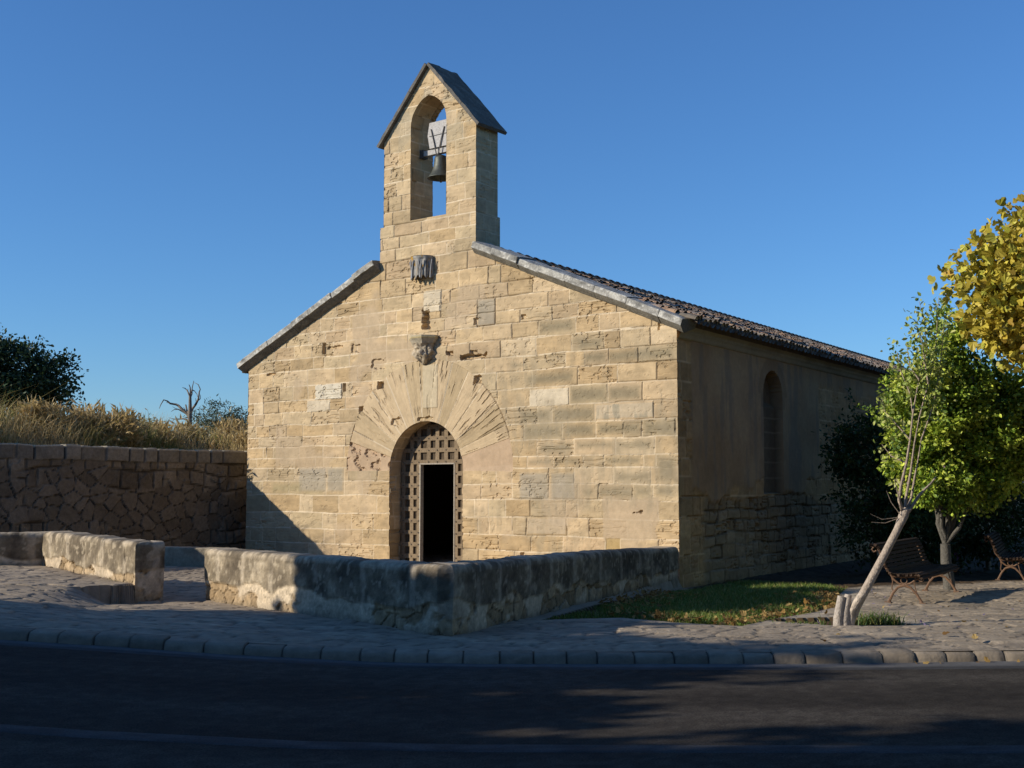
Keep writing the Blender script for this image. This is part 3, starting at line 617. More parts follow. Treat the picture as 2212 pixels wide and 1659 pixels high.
def cornice():
    prof = np.array([[0, 4.30], [.05, 4.33], [.075, 4.40], [.10, 4.43], [.10, 4.47], [.15, 4.52], [.17, 4.58], [0, 4.60]]); pl = np.concatenate([[0], np.cumsum(np.hypot(*np.diff(prof, axis=0).T))])
    pp = np.arange(0, pl[-1], .025); aa = np.arange(.0, CL_N, .05); A, Pq = np.meshgrid(aa, pp, indexing='ij')
    o_ = np.interp(Pq, pl, prof[:, 0]) + .015 * (fbm(A * 3, Pq * 5, 3, 4) - .5); z_ = np.interp(Pq, pl, prof[:, 1])
    V = Rc + A[..., None] * Vs + o_[..., None] * Us + z_[..., None] * Z3
    c = pal(fbm(A * 1.5, Pq * 4, 4, 7), [(.26, .21, .14), (.42, .34, .22), (.36, .31, .23)])
    mk('cornice', V.reshape(-1, 3), grid_faces(*A.shape), M['stone'], chapel, c.reshape(-1, 3))
cornice()

# door: studded grid over planks, with an open wicket
def door():
    w0, w1, wt = 5.24, 6.21, 2.11; pw = (w1 - w0) / 4; ph = .25; dz = -.36
    root = MB()
    for s0, s1, z0 in ((4.6, w0, -.1), (w1, 6.8, -.1), (w0, w1, wt)):
        n = max(2, int((s1 - s0) / .12))
        for i in range(n):
            a = s0 + (s1 - s0) * i / n; b = s0 + (s1 - s0) * (i + 1) / n; top = 3.06
            root.box(Ps((a + b) / 2, dz - .05, (z0 + top) / 2), ((b - a) / 2 - .003, .025, (top - z0) / 2), (U, N, Z3), np.array([.10, .073, .045]) * rng.uniform(.8, 1.2))
    d = root.build('door', M['wood'], chapel)
    g = MB(); cw = np.array([.225, .165, .10])
    for k in range(-3, 8):
        s_ = w0 + k * pw
        if s_ < 4.64 or s_ > 6.76: continue
        hw = .05; z0 = -.1 if (s_ <= w0 + .01 or s_ >= w1 - .01) else wt
        z1 = DC[1] + math.sqrt(max(.01, (DR + .03) ** 2 - (s_ - DC[0]) ** 2))
        off = -.04 if abs(s_ - w0) < .01 else (.04 if abs(s_ - w1) < .01 else 0)
        g.box(Ps(s_ + off, dz - .004, (z0 + z1) / 2), (hw, .022, (z1 - z0) / 2), (U, N, Z3), cw * rng.uniform(.9, 1.15))
    for k in range(-9, 5):
        z_ = wt + .05 + k * ph
        if z_ < 0: continue
        hw = math.sqrt(max(0, (DR + .02) ** 2 - max(0, z_ - DC[1]) ** 2))
        if hw < .15: continue
        for a, b in ((DC[0] - hw, DC[0] + hw),) if k >= 0 else ((DC[0] - hw, w0 - .08), (w1 + .08, DC[0] + hw)):
            if b > a: g.box(Ps((a + b) / 2, dz - .001, z_), ((b - a) / 2, .022, .046), (U, N, Z3), cw * rng.uniform(.85, 1.1))
        for j in range(-3, 8):
            s_ = w0 + j * pw
            if abs(s_ - DC[0]) < hw - .06 and (k >= 0 or s_ < w0 + .01 or s_ > w1 - .01): g.box(Ps(s_ + (-.04 if abs(s_ - w0) < .01 else .04 if abs(s_ - w1) < .01 else 0), dz + .025, z_), (.012, .010, .012), (U, N, Z3), (.12, .10, .08))
    g.build('door_lattice', M['wood'], d)
    f = MB()
    f.box(Ps(w0 + .004, dz - .02, wt / 2), (.014, .05, wt / 2 + .02), (U, N, Z3), (.42, .37, .29)); f.box(Ps(w1 - .004, dz - .02, wt / 2), (.014, .05, wt / 2 + .02), (U, N, Z3), (.36, .31, .24)); f.box(Ps((w0 + w1) / 2, dz - .02, wt + .012), ((w1 - w0) / 2, .05, .014), (U, N, Z3), (.36, .31, .24))  # left edge paler in colour, standing for the sunlit edge
    f.build('wicket_frame', M['wood'], d)
    q = MB()                                # the wicket leaf, swung inwards
    q.box(Ps(w1 + .03, dz - .55, wt / 2), (.022, .46, wt / 2 - .03), (U, N, Z3), (.16, .12, .08)); q.build('wicket_leaf', M['wood'], d)
    fl = MB(); fl.box(Ps(5.9, 0, -.05) + 9 * Vs, (5.2, 8.2, .06), (U, Vs, Z3), (.12, .10, .08)); fl.build('nave_floor', M['pave'], chapel)
door()
# carved stones on the front
def corbel():
    mb = MB(); c0 = 5.66
    hexp = [(-.36, .0), (-.36, .10), (-.12, .31), (.18, .31), (.38, .10), (.38, 0)]
    def ring(k, z, dz=0): return [Ps(c0 + a * k, b * k, z) for a, b in hexp]
    lev = [(1.0, 4.80), (1.0, 4.745), (.97, 4.73), (.90, 4.70), (.84, 4.665), (.80, 4.63)]
    V = [p for k, z in lev for p in ring(k, z)]
    cc = np.repeat(np.array([(.46, .40, .28), (.40, .31, .14), (.44, .38, .27), (.42, .36, .26), (.40, .34, .24), (.36, .30, .21)]), 6, 0)
    mb.add(V, [[i * 6 + j, i * 6 + j + 1, i * 6 + j + 7, i * 6 + j + 6] for i in range(5) for j in range(5)], cc); mb.add(V[:6], [[0, 1, 2, 3, 4, 5]], (.42, .38, .28))
    o = mb.build('corbel', M['grey'], chapel)
    # carved bell below the slab
    n, m = 40, 34; T, H = np.meshgrid(np.linspace(0, math.pi, n), np.linspace(0, 1, m), indexing='ij')
    r = np.interp(H, [0, .12, .3, .5, .7, .85, 1], [.05, .10, .2, .255, .235, .24, .28])
    lob = np.cos(T * 5 + 2.5 * np.sin(H * 6)) * .035 * np.sin(H * math.pi) + .05 * (fbm(T * 5, H * 7, 3, 12) - .5) - .04 * sm(fbm(T * 7, H * 6, 2, 15), .55, .65)
    r = r + lob
    V = P(c0 + .01 + r * np.cos(T) * 1.05, r * np.sin(T) * .95, 4.20 + .44 * H)
    c = pal(fbm(T * 4, H * 5, 4, 13), [(.30, .25, .175), (.44, .36, .25), (.54, .45, .31)])
    mk('carving', V.reshape(-1, 3), grid_faces(n, m), M['grey'], o, c.reshape(-1, 3), True)
corbel()
def bracket():
    n, m = 60, 22; T, H = np.meshgrid(np.linspace(0, math.pi, n), np.linspace(0, 1, m), indexing='ij'); c0 = 5.61
    r = .27 + .018 * np.cos(T * 9) * (H > .12) - .05 * sm(H, .2, .0) * 0
    fr = np.abs(((T / math.pi * 7) % 1) - .5) * 2          # hanging tongues
    z = 6.50 - (.40 + .10 * (1 - fr) * 1) * H
    V = P(c0 + r * np.cos(T) * (1 + .04 * (H < .1)), .24 / .27 * r * np.sin(T) * (1 + .06 * (H < .1)), z)
    c = pal(fbm(T * 6, H * 3, 4, 14), [(.17, .16, .14), (.30, .28, .24), (.48, .45, .39)]); c = np.where((fr < .25)[..., None] & (H > .2)[..., None], c * .5, c)
    c = mix(c, np.array([.36, .20, .03]), sm(fbm(T * 5, H * 4, 3, 15) + .35 * (H < .5) * (T > 1.7) - .25, .45, .55))
    o = mk('stone_bracket', V.reshape(-1, 3), grid_faces(n, m), M['grey'], chapel, c.reshape(-1, 3), True)
    mb = MB(); V = [Ps(c0 + .285 * math.cos(t), .265 * math.sin(t), 6.505) for t in np.linspace(0, math.pi, 20)]; mb.add(V, [list(range(20))], (.4, .37, .28)); mb.build('bracket_top', M['grey'], o)
    mb = MB()
    for t in np.linspace(.35, math.pi - .35, 4):
        mb.tube([Ps(c0 + .29 * math.cos(t) + .04 * k, .26 * math.sin(t), z) for k, z in ((1, 6.42), (.2, 6.2), (0, 6.03))], [.012, .014, .02], 6, (.34, .34, .33)); mb.tube([Ps(c0 + .29 * math.cos(t) - .05, .26 * math.sin(t), 6.42), Ps(c0 + .29 * math.cos(t), .26 * math.sin(t), 6.2)], .010, 6, (.34, .34, .33))
    mb.build('carved_ribs', M['grey'], o)
bracket()

# ------------------------------------------------------------------ the bell
bell = empty('church_bell', tuple(Ps(5.75, -.36, 8.24)), 'dark bronze bell hanging from a wooden yoke in the bell gable', 'bell')
def bell_build():
    c = Ps(5.77, -.36, 0)
    mb = MB(); pr = [(.0, .52), (.07, .515), (.11, .49), (.125, .44), (.13, .36), (.145, .26), (.17, .16), (.205, .08), (.245, .02), (.262, .0), (.25, -.004), (.22, .02), (.15, .2), (.10, .42), (0, .47)]
    mb.lathe(c + 8.26 * Z3, [(r * 1.14, z * .97) for r, z in pr], 28, (.085, .09, .075)); mb.build('bell_body', M['bronze'], bell, True)
    k = MB(); k.tube([c + 8.62 * Z3, c + 8.22 * Z3], [.012, .014], 6, (.1, .09, .08)); k.lathe(c + 8.2 * Z3, [(0, .05), (.03, .03), (.035, 0), (.02, -.03), (0, -.035)], 10, (.1, .09, .08)); k.build('clapper', M['iron'], bell)
    y = MB()
    y.box(c + 8.86 * Z3, (.50, .06, .055), (U, N, Z3), (.42, .40, .37), .01)
    prof = [(-.24, 8.93), (.24, 8.93), (.30, 9.22), (.25, 9.50), (-.25, 9.50), (-.30, 9.22)]
    V = [Ps(5.77 + a, -.36 + d, z) for d in (.10, -.10) for a, z in prof]
    y.add(V, [[0, 1, 2, 3, 4, 5], [11, 10, 9, 8, 7, 6]], (.45, .43, .40)); y.add(V, [[i, i + 6, (i + 1) % 6 + 6, (i + 1) % 6] for i in range(6)], (.38, .36, .33))
    y.box(Ps(5.77, -.252, 9.2), (.25, .004, .005), (U, N, Z3), (.15, .14, .13)); y.build('yoke', M['wood'], bell)
    s = MB()
    for sg in (-1, 1): s.tube([Ps(5.77 + sg * .02, -.24, 8.74), Ps(5.77 + sg * .10, -.24, 9.05), Ps(5.77 + sg * .19, -.245, 9.35)], .013, 6, (.09, .085, .08))
    s.tube([Ps(5.77, -.3, 8.75), Ps(5.77, -.36, 8.82)], .03, 6, (.09, .085, .08)); s.box(Ps(5.27, -.36, 8.86), (.05, .08, .09), (U, N, Z3), (.07, .065, .06)); s.box(Ps(6.2, -.36, 8.86), (.04, .08, .09), (U, N, Z3), (.07, .065, .06))
    s.build('strap', M['iron'], bell)
bell_build()

# ------------------------------------------------------------------ free-standing walls swept along a path
def offset_path(pts, d):
    pts = np.asarray(pts, float); n = len(pts); out = []
    for i in range(n):
        t0 = pts[i] - pts[i - 1] if i else pts[1] - pts[0]; t1 = pts[i + 1] - pts[i] if i < n - 1 else t0
        t0 = t0 / np.hypot(*t0); t1 = t1 / np.hypot(*t1)
        n0 = np.array([-t0[1], t0[0]]); n1 = np.array([-t1[1], t1[0]]); b = n0 + n1; b /= np.hypot(*b); out.append(pts[i] + b * d / max(.3, b @ n0))
    return np.array(out)
def wall_sweep(name, path, thick, top, look, mat='grey', step=.026, rnd=.07, base=None, label=None, cat='wall', parent=None, side=1):
    """path = foot of the outer face, seen face on the right of the path direction; the wall lies to the left"""
    path = np.asarray(path, float); L = np.concatenate([[0], np.cumsum(np.hypot(*np.diff(path, axis=0).T))])
    inner = offset_path(path, thick); a = np.unique(np.concatenate([np.arange(0, L[-1], step), L]))
    o = np.stack([np.interp(a, L, path[:, i]) for i in (0, 1)], -1); q = np.stack([np.interp(a, L, inner[:, i]) for i in (0, 1)], -1)
    hd = thick
    pr = [(0, 0.), (0, 1.)]
    # profile: t across the wall 0..1, height measured from base (-.3) to top
    nf = max(34, int(float(np.max(top(a))) / .034))
    hp = top(a); b0 = (base(o[:, 0], o[:, 1]) if base else G(o[:, 0], o[:, 1])) - .15
    cols_t = []; cols_h = []
    for k in np.linspace(0, 1, nf): cols_t.append(0.); cols_h.append(k)
    ar = np.linspace(0, math.pi / 2, 6)[1:]
    tt = list(cols_t); hh = list(cols_h); rt = rnd / thick
    T = np.array(tt + [rt * (1 - math.cos(t)) for t in ar] + list(np.linspace(rt, 1 - rt, 7)[1:]) + [1 - rt * (1 - math.sin(t)) for t in ar] + [1.] * 8)
    Hm = np.array(hh + [0] * (len(ar) + 6 + len(ar)) + list(np.linspace(1, 0, 9)[1:]))
    RZ = np.array([0.] * nf + [rnd * math.sin(t) for t in ar] + [rnd] * 6 + [rnd * math.cos(t) for t in ar] + [0.] * 8)
    isf = np.array([1] * nf + [0] * (len(ar) + 6 + len(ar)) + [2] * 8)
    n, m = len(a), len(T); A = np.repeat(a[:, None], m, 1)
    Hh = np.where(isf[None] == 0, (hp - rnd)[:, None] + RZ[None], b0[:, None] + Hm[None] * ((hp - rnd) - b0)[:, None])
    nrm = q - o; nl = np.hypot(*nrm.T)[:, None]; nrm = nrm / nl
    disp, c = look(A, Hh, Hh - (base(o[:, 0], o[:, 1]) if base else G(o[:, 0], o[:, 1]))[:, None], hp[:, None] - Hh, np.repeat(T[None], n, 0), np.repeat(isf[None], n, 0))
    sgn = np.where(isf == 2, 1., np.where(isf == 1, -1., np.interp(T, [0, 1], [-.6, .6])))[None]
    x = o[:, None, 0] + nrm[:, None, 0] * (T[None] * nl + sgn * disp); y = o[:, None, 1] + nrm[:, None, 1] * (T[None] * nl + sgn * disp)
    z = Hh + np.where(isf == 0, disp, 0)
    V = np.stack([x, y, z], -1).reshape(-1, 3); F = grid_faces(n, m)
    caps = []
    C = c.reshape(-1, 3)
    # end caps as small grids between outer and inner faces
    Vs = [V]; Fs = [F]; Cs = [C]; off = len(V)
    for e in (0, n - 1):
        kk = 10; top_i = nf + len(ar) + 2
        E = V.reshape(n, m, 3)[e]
        hz_ = np.linspace(0, 1, nf); outc = E[:nf]
        innc = np.stack([np.interp(hz_, np.linspace(0, 1, 9), E[::-1][:9][:, i]) for i in range(3)], -1)
        u = np.linspace(0, 1, kk); gridv = outc[:, None] * (1 - u)[None, :, None] + innc[:, None] * u[None, :, None]
        gridv[..., 2] = np.where(np.arange(nf)[:, None] == nf - 1, gridv[..., 2] + rnd * np.sin(u * math.pi)[None] ** .5, gridv[..., 2])
        lat = (path[0] - path[1] if e == 0 else path[-1] - path[-2]); lat = lat / np.hypot(*lat)
        ca = np.full((nf, kk), a[e]) + u[None] * .7 + 3; zz = gridv[..., 2]; gb = float(b0[e]) + .15
        d2, c2 = look(ca, zz, zz - gb, hp[e] - zz, u[None] + 0 * ca, np.ones_like(ca, int))
        bul = (d2 * .8 + .02 * np.sin(u * math.pi)[None]) * sm(np.minimum(u, 1 - u), 0, .12)[None]; gridv[..., :2] += lat * bul[..., None]
        Vs.append(gridv.reshape(-1, 3)); Fs.append(grid_faces(nf, kk) + off); Cs.append(c2.reshape(-1, 3)); off += nf * kk
    ob = mk(name, np.vstack(Vs), np.vstack(Fs), M[mat], parent, np.vstack(Cs), False)
    if label: tag(ob, label, cat)
    return ob

def parapet_look(seed):
    def f(A, Z, hg, dt, T, isf):
        q = A + .05 * (vn(A * 3, Z * 3, seed) - .5)
        js = np.cumsum(np.random.default_rng(seed).uniform(.62, 1.15, 40)) - .4
        k = np.searchsorted(js, q); dj = np.minimum(np.abs(q - js[np.clip(k - 1, 0, 39)]), np.abs(js[np.clip(k, 0, 39)] - q))
        cp = hsh(k, k * 0, seed)
        band = sm(.42 + .12 * (fbm(A * 2, Z * 0, 3, seed + 1) - .5) * 2 - dt, -.01, .03)     # coping blocks
        g = fbm(A * 4, Z * 5, 5, seed + 2)
        top = pal(np.clip(g * 1.5 - .25 + .25 * (cp - .5), 0, 1), [(.085, .074, .058), (.14, .125, .10), (.21, .19, .15), (.34, .31, .25)])
        spot = sm(fbm(A * 13, Z * 13, 3, seed + 3), .6, .7); top = mix(top, np.array([.46, .43, .36]), .5 * spot)
        top = mix(top, np.array([.46, .42, .35]), .55 * np.where(isf == 0, sm(g, .42, .6), 0.))
        # pale pointing between the blocks and along their foot
        mj = np.exp(-(dj / .06) ** 4) * sm(fbm(A * 3, Z * 3, 2, seed + 4), .2, .4)
        top = mix(top, np.array([.36, .335, .285]) * (.8 + .4 * g)[..., None], .85 * mj)
        ren = pal(fbm(A * 2.2, Z * 3, 5, seed + 5), [(.27, .24, .19), (.40, .36, .295), (.56, .51, .42), (.47, .42, .335)])
        gone = sm(fbm(A * 1.7, Z * 2.6, 4, seed + 6) + .16 * sm(.34 - hg, -.1, .35), .56, .62)
        f1, f2, r = vor(A * 3.3, Z * 5, seed + 7); rub = pal(r, [(.24, .19, .125), (.35, .285, .195), (.43, .36, .26)]) * (.75 + .5 * g)[..., None]
        rub = mix(np.array([.2, .165, .115]), rub, sm(f2 - f1, .0, .1))
        low = mix(ren, rub, gone); ldisp = mix(.012 * (fbm(A * 4, Z * 4, 3, 3) - .5)[..., None], (-.03 + .02 * sm(f2 - f1, 0, .15) + .02 * (r - .5) + .03 * (fbm(A * 9, Z * 9, 3, 5) - .5))[..., None], gone)[..., 0]
        c = mix(low, top, band)
        d = ldisp * (1 - band) + band * (.012 + .022 * (g - .5) - .018 * np.exp(-(dj / .03) ** 2) * (1 - mj) + .012 * (cp - .5)) + .012 * (fbm(A * 9, Z * 9, 3, seed + 9) - .5) * 1.4
        c = c * np.array([1.12, 1.0, .84]) * (.72 + .56 * fbm(A * 26, Z * 26, 3, seed + 12))[..., None]; ck = np.abs(fbm(A * 1.7, Z * 2.6, 5, seed + 13) - .5); c = mix(c, c * .45, .8 * sm(.012, .0, 1) * 0 + .75 * (1 - sm(ck, .0, .010)) * (1 - band) * (1 - gone))
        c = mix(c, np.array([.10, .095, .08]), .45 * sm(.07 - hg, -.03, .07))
        return d, c
    return f
RA = np.array([2.93, 22.05])
p1 = [WEND, CORN + np.array([-.10, .12]), CORN + np.array([.06, .14]), RA]
lp = [0, 5.7, 6.0, 15.6]
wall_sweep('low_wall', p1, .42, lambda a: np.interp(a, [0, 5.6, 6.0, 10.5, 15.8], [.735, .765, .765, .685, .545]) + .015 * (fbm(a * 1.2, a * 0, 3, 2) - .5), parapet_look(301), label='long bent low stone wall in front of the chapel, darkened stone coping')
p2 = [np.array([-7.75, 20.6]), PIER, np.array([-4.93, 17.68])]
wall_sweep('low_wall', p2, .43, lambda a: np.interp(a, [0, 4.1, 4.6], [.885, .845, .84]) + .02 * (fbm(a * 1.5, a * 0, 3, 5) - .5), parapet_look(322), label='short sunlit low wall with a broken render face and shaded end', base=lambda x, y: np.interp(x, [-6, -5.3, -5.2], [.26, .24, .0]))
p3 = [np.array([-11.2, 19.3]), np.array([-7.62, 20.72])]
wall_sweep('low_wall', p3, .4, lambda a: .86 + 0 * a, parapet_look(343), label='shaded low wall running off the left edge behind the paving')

# retaining wall with coping on the left
def rubble_look(A, Z, hg, dt, T, isf):
    wx = A + .12 * (fbm(A * 1.5, Z * 1.5, 3, 401) - .5); wz = Z + .1 * (fbm(A * 1.5, Z * 1.5, 3, 402) - .5)
    f1, f2, r = vor(wx * 2.7, wz * 3.4, 403, .95); e = f2 - f1
    c = pal(.6 * r + .4 * fbm(A * 3, Z * 3, 4, 404), [(.11, .085, .056), (.15, .117, .078), (.19, .15, .102), (.25, .20, .14)])
    c = mix(np.array([.065, .052, .036]), c, sm(e, .0, .05 + .05 * vn(A * 2, Z * 2, 6)))
    b2, d2, h2 = ashlar(A + .3 * vn(A, Z, 4), Z + .3 * (vn(A * .8, Z * .8, 5) - .5), np.arange(-1, 5, .33), 411, .2, .6, s0=-4, s1=40); big = sm(fbm(A * .6, Z * .9, 3, 412), .48, .54)
    c = mix(c, pal(b2, [(.12, .092, .06), (.19, .15, .10), (.26, .21, .145)]) * (.8 + .4 * fbm(A * 6, Z * 6, 3, 4))[..., None] * (1 - .6 * np.exp(-(d2 / .02) ** 2))[..., None], big); d = (-.035 + .035 * sm(e, 0, .10)) * (1 - big) - big * .04 * np.exp(-(d2 / .025) ** 2) + .035 * (r - .5) + .025 * (fbm(A * 7, Z * 7, 3, 405) - .5)
    # course of coping blocks
    js = np.cumsum(np.random.default_rng(44).uniform(.3, .75, 80)) - .3; k = np.searchsorted(js, A); dj = np.minimum(np.abs(A - js[np.clip(k - 1, 0, 79)]), np.abs(js[np.clip(k, 0, 79)] - A))
    cop = sm(.31 - dt, -.01, .015); cr = hsh(k, k * 0, 9)
    cc = pal(.25 * cr + .15 + .5 * fbm(A * 4, Z * 5, 4, 406), [(.11, .095, .072), (.18, .155, .115), (.25, .215, .16), (.32, .28, .21)])
    ej = np.minimum(dj, np.abs(.31 - dt)); cc = mix(np.array([.05, .042, .03]), cc, sm(ej, .004, .022)); cd = .02 - .04 * np.exp(-(ej / .02) ** 2) + .02 * (cr - .5) + .025 * (fbm(A * 6, Z * 6, 3, 407) - .5)
    c = mix(c, cc, cop); d = d * (1 - cop) + cd * cop
    c = mix(c, np.array([.47, .40, .27]), .8 * (isf == 0))
    return d, c
wd = np.array([-.57, -.822]); w0 = np.array([-7.09, 30.08]) - 6 * wd
RWP = [w0 + wd * 24.5, w0]
wall_sweep('retaining_wall', RWP, .5, lambda a: 2.54 - .05 * np.interp(a, [0, 24], [0, 1]) + .03 * (vn(a * 1.7, a * 0, 3) - .5), rubble_look, 'grey', .035, .03, base=lambda x, y: 0 * x, label='tall rubble retaining wall with a block coping below the dry grass bank')
# stone ledge in the court and a loose block
def block(name, a, b, th, z0, z1, seed, label):
    wall_sweep(name, [a, b], th, lambda t: z1 + 0 * t, lambda A, Z, hg, dt, T, isf: (.02 * (fbm(A * 6, Z * 6, 3, seed) - .5), pal(fbm(A * 3, Z * 3, 4, seed), [(.2, .165, .11), (.32, .265, .18), (.42, .36, .26)])), 'grey', .05, .03, base=lambda x, y: z0 + 0 * x, label=label, cat='ledge')
block('stone_ledge', np.array([-8.3, 26.2]), np.array([-5.9, 25.0]), .4, 0, .40, 501, 'long pale stone ledge along the foot of the retaining wall')
block('stone_ledge', np.array([-12.4, 23.0]), np.array([-9.55, 23.9]), .4, .0, .72, 502, 'low squared stone ledge at the left edge behind the low wall')

# ------------------------------------------------------------------ leaves and trees
SH = {'oval': (np.array([[0, 0, 0], [-.28, .35, .06], [-.2, .75, .05], [0, 1, -.05], [.2, .75, .05], [.28, .35, .06]]), [[0, 5, 4, 3], [0, 3, 2, 1]]),
      'lance': (np.array([[0, 0, 0], [-.13, .4, .03], [0, 1, -.06], [.13, .4, .03]]), [[0, 3, 2, 1]]),
      'lobed': (np.array([[0, 0, 0], [-.34, .05, .05], [-.52, .38, .06], [-.3, .55, .0], [-.26, .86, .03], [0, 1.05, -.12], [.26, .86, .03], [.3, .55, .0], [.52, .38, .06], [.34, .05, .05]]), [[0, 3, 2, 1], [0, 5, 4, 3], [0, 7, 6, 5], [0, 9, 8, 7]])}
def leaves(name, C, size, col, parent, shape='oval', up=.35, out=None, mat='leaf'):
    C = np.asarray(C, float); n = len(C); d = rng.normal(0, 1, (n, 3)); d[:, 2] -= .2
    if out is not None: d = d + out
    d /= np.linalg.norm(d, axis=1)[:, None]
    nr = rng.normal(0, 1, (n, 3)); nr[:, 2] += up * 3; nr = nr - d * (nr * d).sum(1)[:, None]; nr /= np.linalg.norm(nr, axis=1)[:, None] + 1e-9
    sx = np.cross(d, nr); s, f = SH[shape]; size = np.broadcast_to(size, n)
    V = C[:, None] + size[:, None, None] * (s[None, :, 0, None] * sx[:, None] + s[None, :, 1, None] * d[:, None] + s[None, :, 2, None] * nr[:, None])
    k = len(s); F = (np.array(f)[None] + (np.arange(n) * k)[:, None, None]).reshape(-1, 4)
    return mk(name, V.reshape(-1, 3), F, M[mat], parent, np.repeat(col, k, 0))
def clumps(blobs, ncl, per, spread, seed, shell=.5):
    """blobs: (x,y,z,rx,ry,rz) ; leaf positions gathered in clumps near the surface of the blobs"""
    r = np.random.default_rng(seed); bl = np.array(blobs, float); vol = (bl[:, 3] * bl[:, 4] * bl[:, 5]) ** .8; ix = r.choice(len(bl), ncl, p=vol / vol.sum())
    d = r.normal(0, 1, (ncl, 3)); d /= np.linalg.norm(d, axis=1)[:, None]; rad = shell + (1 - shell) * r.random(ncl) ** .6
    c = bl[ix, :3] + d * bl[ix, 3:] * rad[:, None]
    k = r.integers(int(per * .5), int(per * 1.5), ncl); id_ = np.repeat(np.arange(ncl), k)
    p = c[id_] + r.normal(0, spread, (len(id_), 3)) * np.array([1, 1, .8]); return p, id_, d[id_], c
def limb(mb, a, b, r0, r1, col, wig=.06, n=7, k=7):
    a = np.asarray(a, float); b = np.asarray(b, float); t = np.linspace(0, 1, n)[:, None]; p = a + (b - a) * t; L = np.linalg.norm(b - a)
    p[1:-1] += rng.normal(0, wig * L / 3, (n - 2, 3)); mb.tube(p, np.linspace(r0, r1, n), k, col); return p

# ------------------------------------------------------------------ bank with dry grass behind the retaining wall
wn = np.array([wd[1], -wd[0]])              # pointing left, away from the court
if wn[0] > 0: wn = -wn
def bank_pt(a, b): return w0 + wd * a[..., None] + wn * b[..., None]
def bankz(a, b):
    rise = np.interp(b, [0, .5, 1.5, 3.5, 7, 14, 60], [2.42, 2.44, 2.5, 2.6, 2.7, 2.75, 2.9])
    return rise + .35 * sm(a, 8, 15) * sm(b, .6, 3) + .3 * (fbm(a * .35, b * .35, 3, 7) - .5)
def bank():
    A, B = np.meshgrid(np.arange(-14, 40, .5), np.concatenate([np.arange(.28, 8, .4), np.linspace(8.5, 60, 30)]), indexing='ij'); p = bank_pt(A, B)
    V = np.concatenate([p, bankz(A, B)[..., None]], -1); c = pal(fbm(A, B, 4, 5), [(.20, .15, .07), (.30, .23, .11), (.26, .22, .10)])
    tag(mk('hillside', V.reshape(-1, 3), grid_faces(*A.shape), M['earth'], None, c.reshape(-1, 3), True), None, None, None, 'structure')
bank()
def blades(name, X, Y, Zz, H, Wd, col, lean=.35, mat='dry', bend=.3):
    n = len(X); th = rng.uniform(0, 2 * np.pi, n); lx = rng.normal(0, lean, n) * H; ly = rng.normal(0, lean, n) * H
    b = np.stack([X, Y, Zz], -1); sd = np.stack([np.cos(th), np.sin(th), 0 * th], -1) * Wd[:, None] / 2
    m = b + np.stack([lx * .35, ly * .35, H * .55], -1); t = b + np.stack([lx, ly, H * (1 - bend * rng.random(n))], -1)
    V = np.stack([b - sd, b + sd, m + sd * .7, m - sd * .7, t], 1).reshape(-1, 3); k = np.arange(n) * 5
    C = np.repeat(col, 5, 0); C = C.reshape(n, 5, 3) * np.array([.75, .75, 1, 1, 1.1])[None, :, None]
    return mk(name, V, [np.stack([k, k + 1, k + 2, k + 3], -1), np.stack([k + 3, k + 2, k + 4], -1)], M[mat], None, C.reshape(-1, 3))
def dry_grass():
    n = 62000; a = rng.uniform(-10, 22, n); b = .22 + 9 * rng.random(n) ** 1.8
    cl = fbm(a * .55, b * .8, 3, 21); dens = rng.random(n) < sm(cl, .3, .5) * .8 + .2; a = a[dens]; b = b[dens]; cl = cl[dens]
    p = bank_pt(a, b); z = bankz(a, b)
    h = (.10 + 1.0 * sm(b, .45, 1.5) * (.3 + 1.1 * cl)) * rng.uniform(.5, 1.15, len(a)) * np.interp(a, [-2, 6, 14], [.7, .8, 1.1])
    g = fbm(a * .7 + 3, b * .9, 3, 33) + .12 * rng.normal(0, 1, len(a)); col = pal(np.clip(g * 1.5 - .3, 0, 1), [(.22, .24, .07), (.46, .36, .14), (.60, .46, .21), (.70, .56, .30), (.54, .36, .15)]) * rng.uniform(.7, 1.2, len(a))[:, None]
    o = blades('dry_grass', p[:, 0], p[:, 1], z, h * (.75 + .5 * rng.random(len(a))), rng.uniform(.012, .03, len(a)), col, .5, 'dry', .5)
    tag(o, 'tall dry golden grass covering the bank above the retaining wall', 'grass', None, 'stuff')
dry_grass()
def dry_brush():
    bl = []
    for _ in range(32):
        a = rng.uniform(-5, 13); b = rng.uniform(1.0, 3.4) + (.6 if a < 2 else 0); p = bank_pt(np.array(a), np.array(b)); r = rng.uniform(.28, .52); bl.append((p[0], p[1], float(bankz(np.array(a), np.array(b))) + rng.uniform(.15, .5) * np.interp(a, [-2, 8], [.7, 1.2]), r, r, r * rng.uniform(.6, .95)))
    p, id_, d, c = clumps(bl, 900, 30, .13, 55, .2); cr = rng.random(901)
    col = pal(np.clip(.6 * cr[np.minimum(id_, 900)] + .4 * rng.random(len(id_)), 0, 1), [(.20, .21, .06), (.40, .29, .12), (.52, .38, .17), (.62, .49, .26), (.30, .19, .09)])
    tag(leaves('dry_brush', p, rng.uniform(.10, .26, len(p)), col, None, 'lance', 0., d * .5 + np.array([0, 0, .7]), 'dry'), 'dry feathery brush tangled in the golden grass of the bank', None, None, 'stuff')
dry_brush()
BARK = (.30, .25, .19)
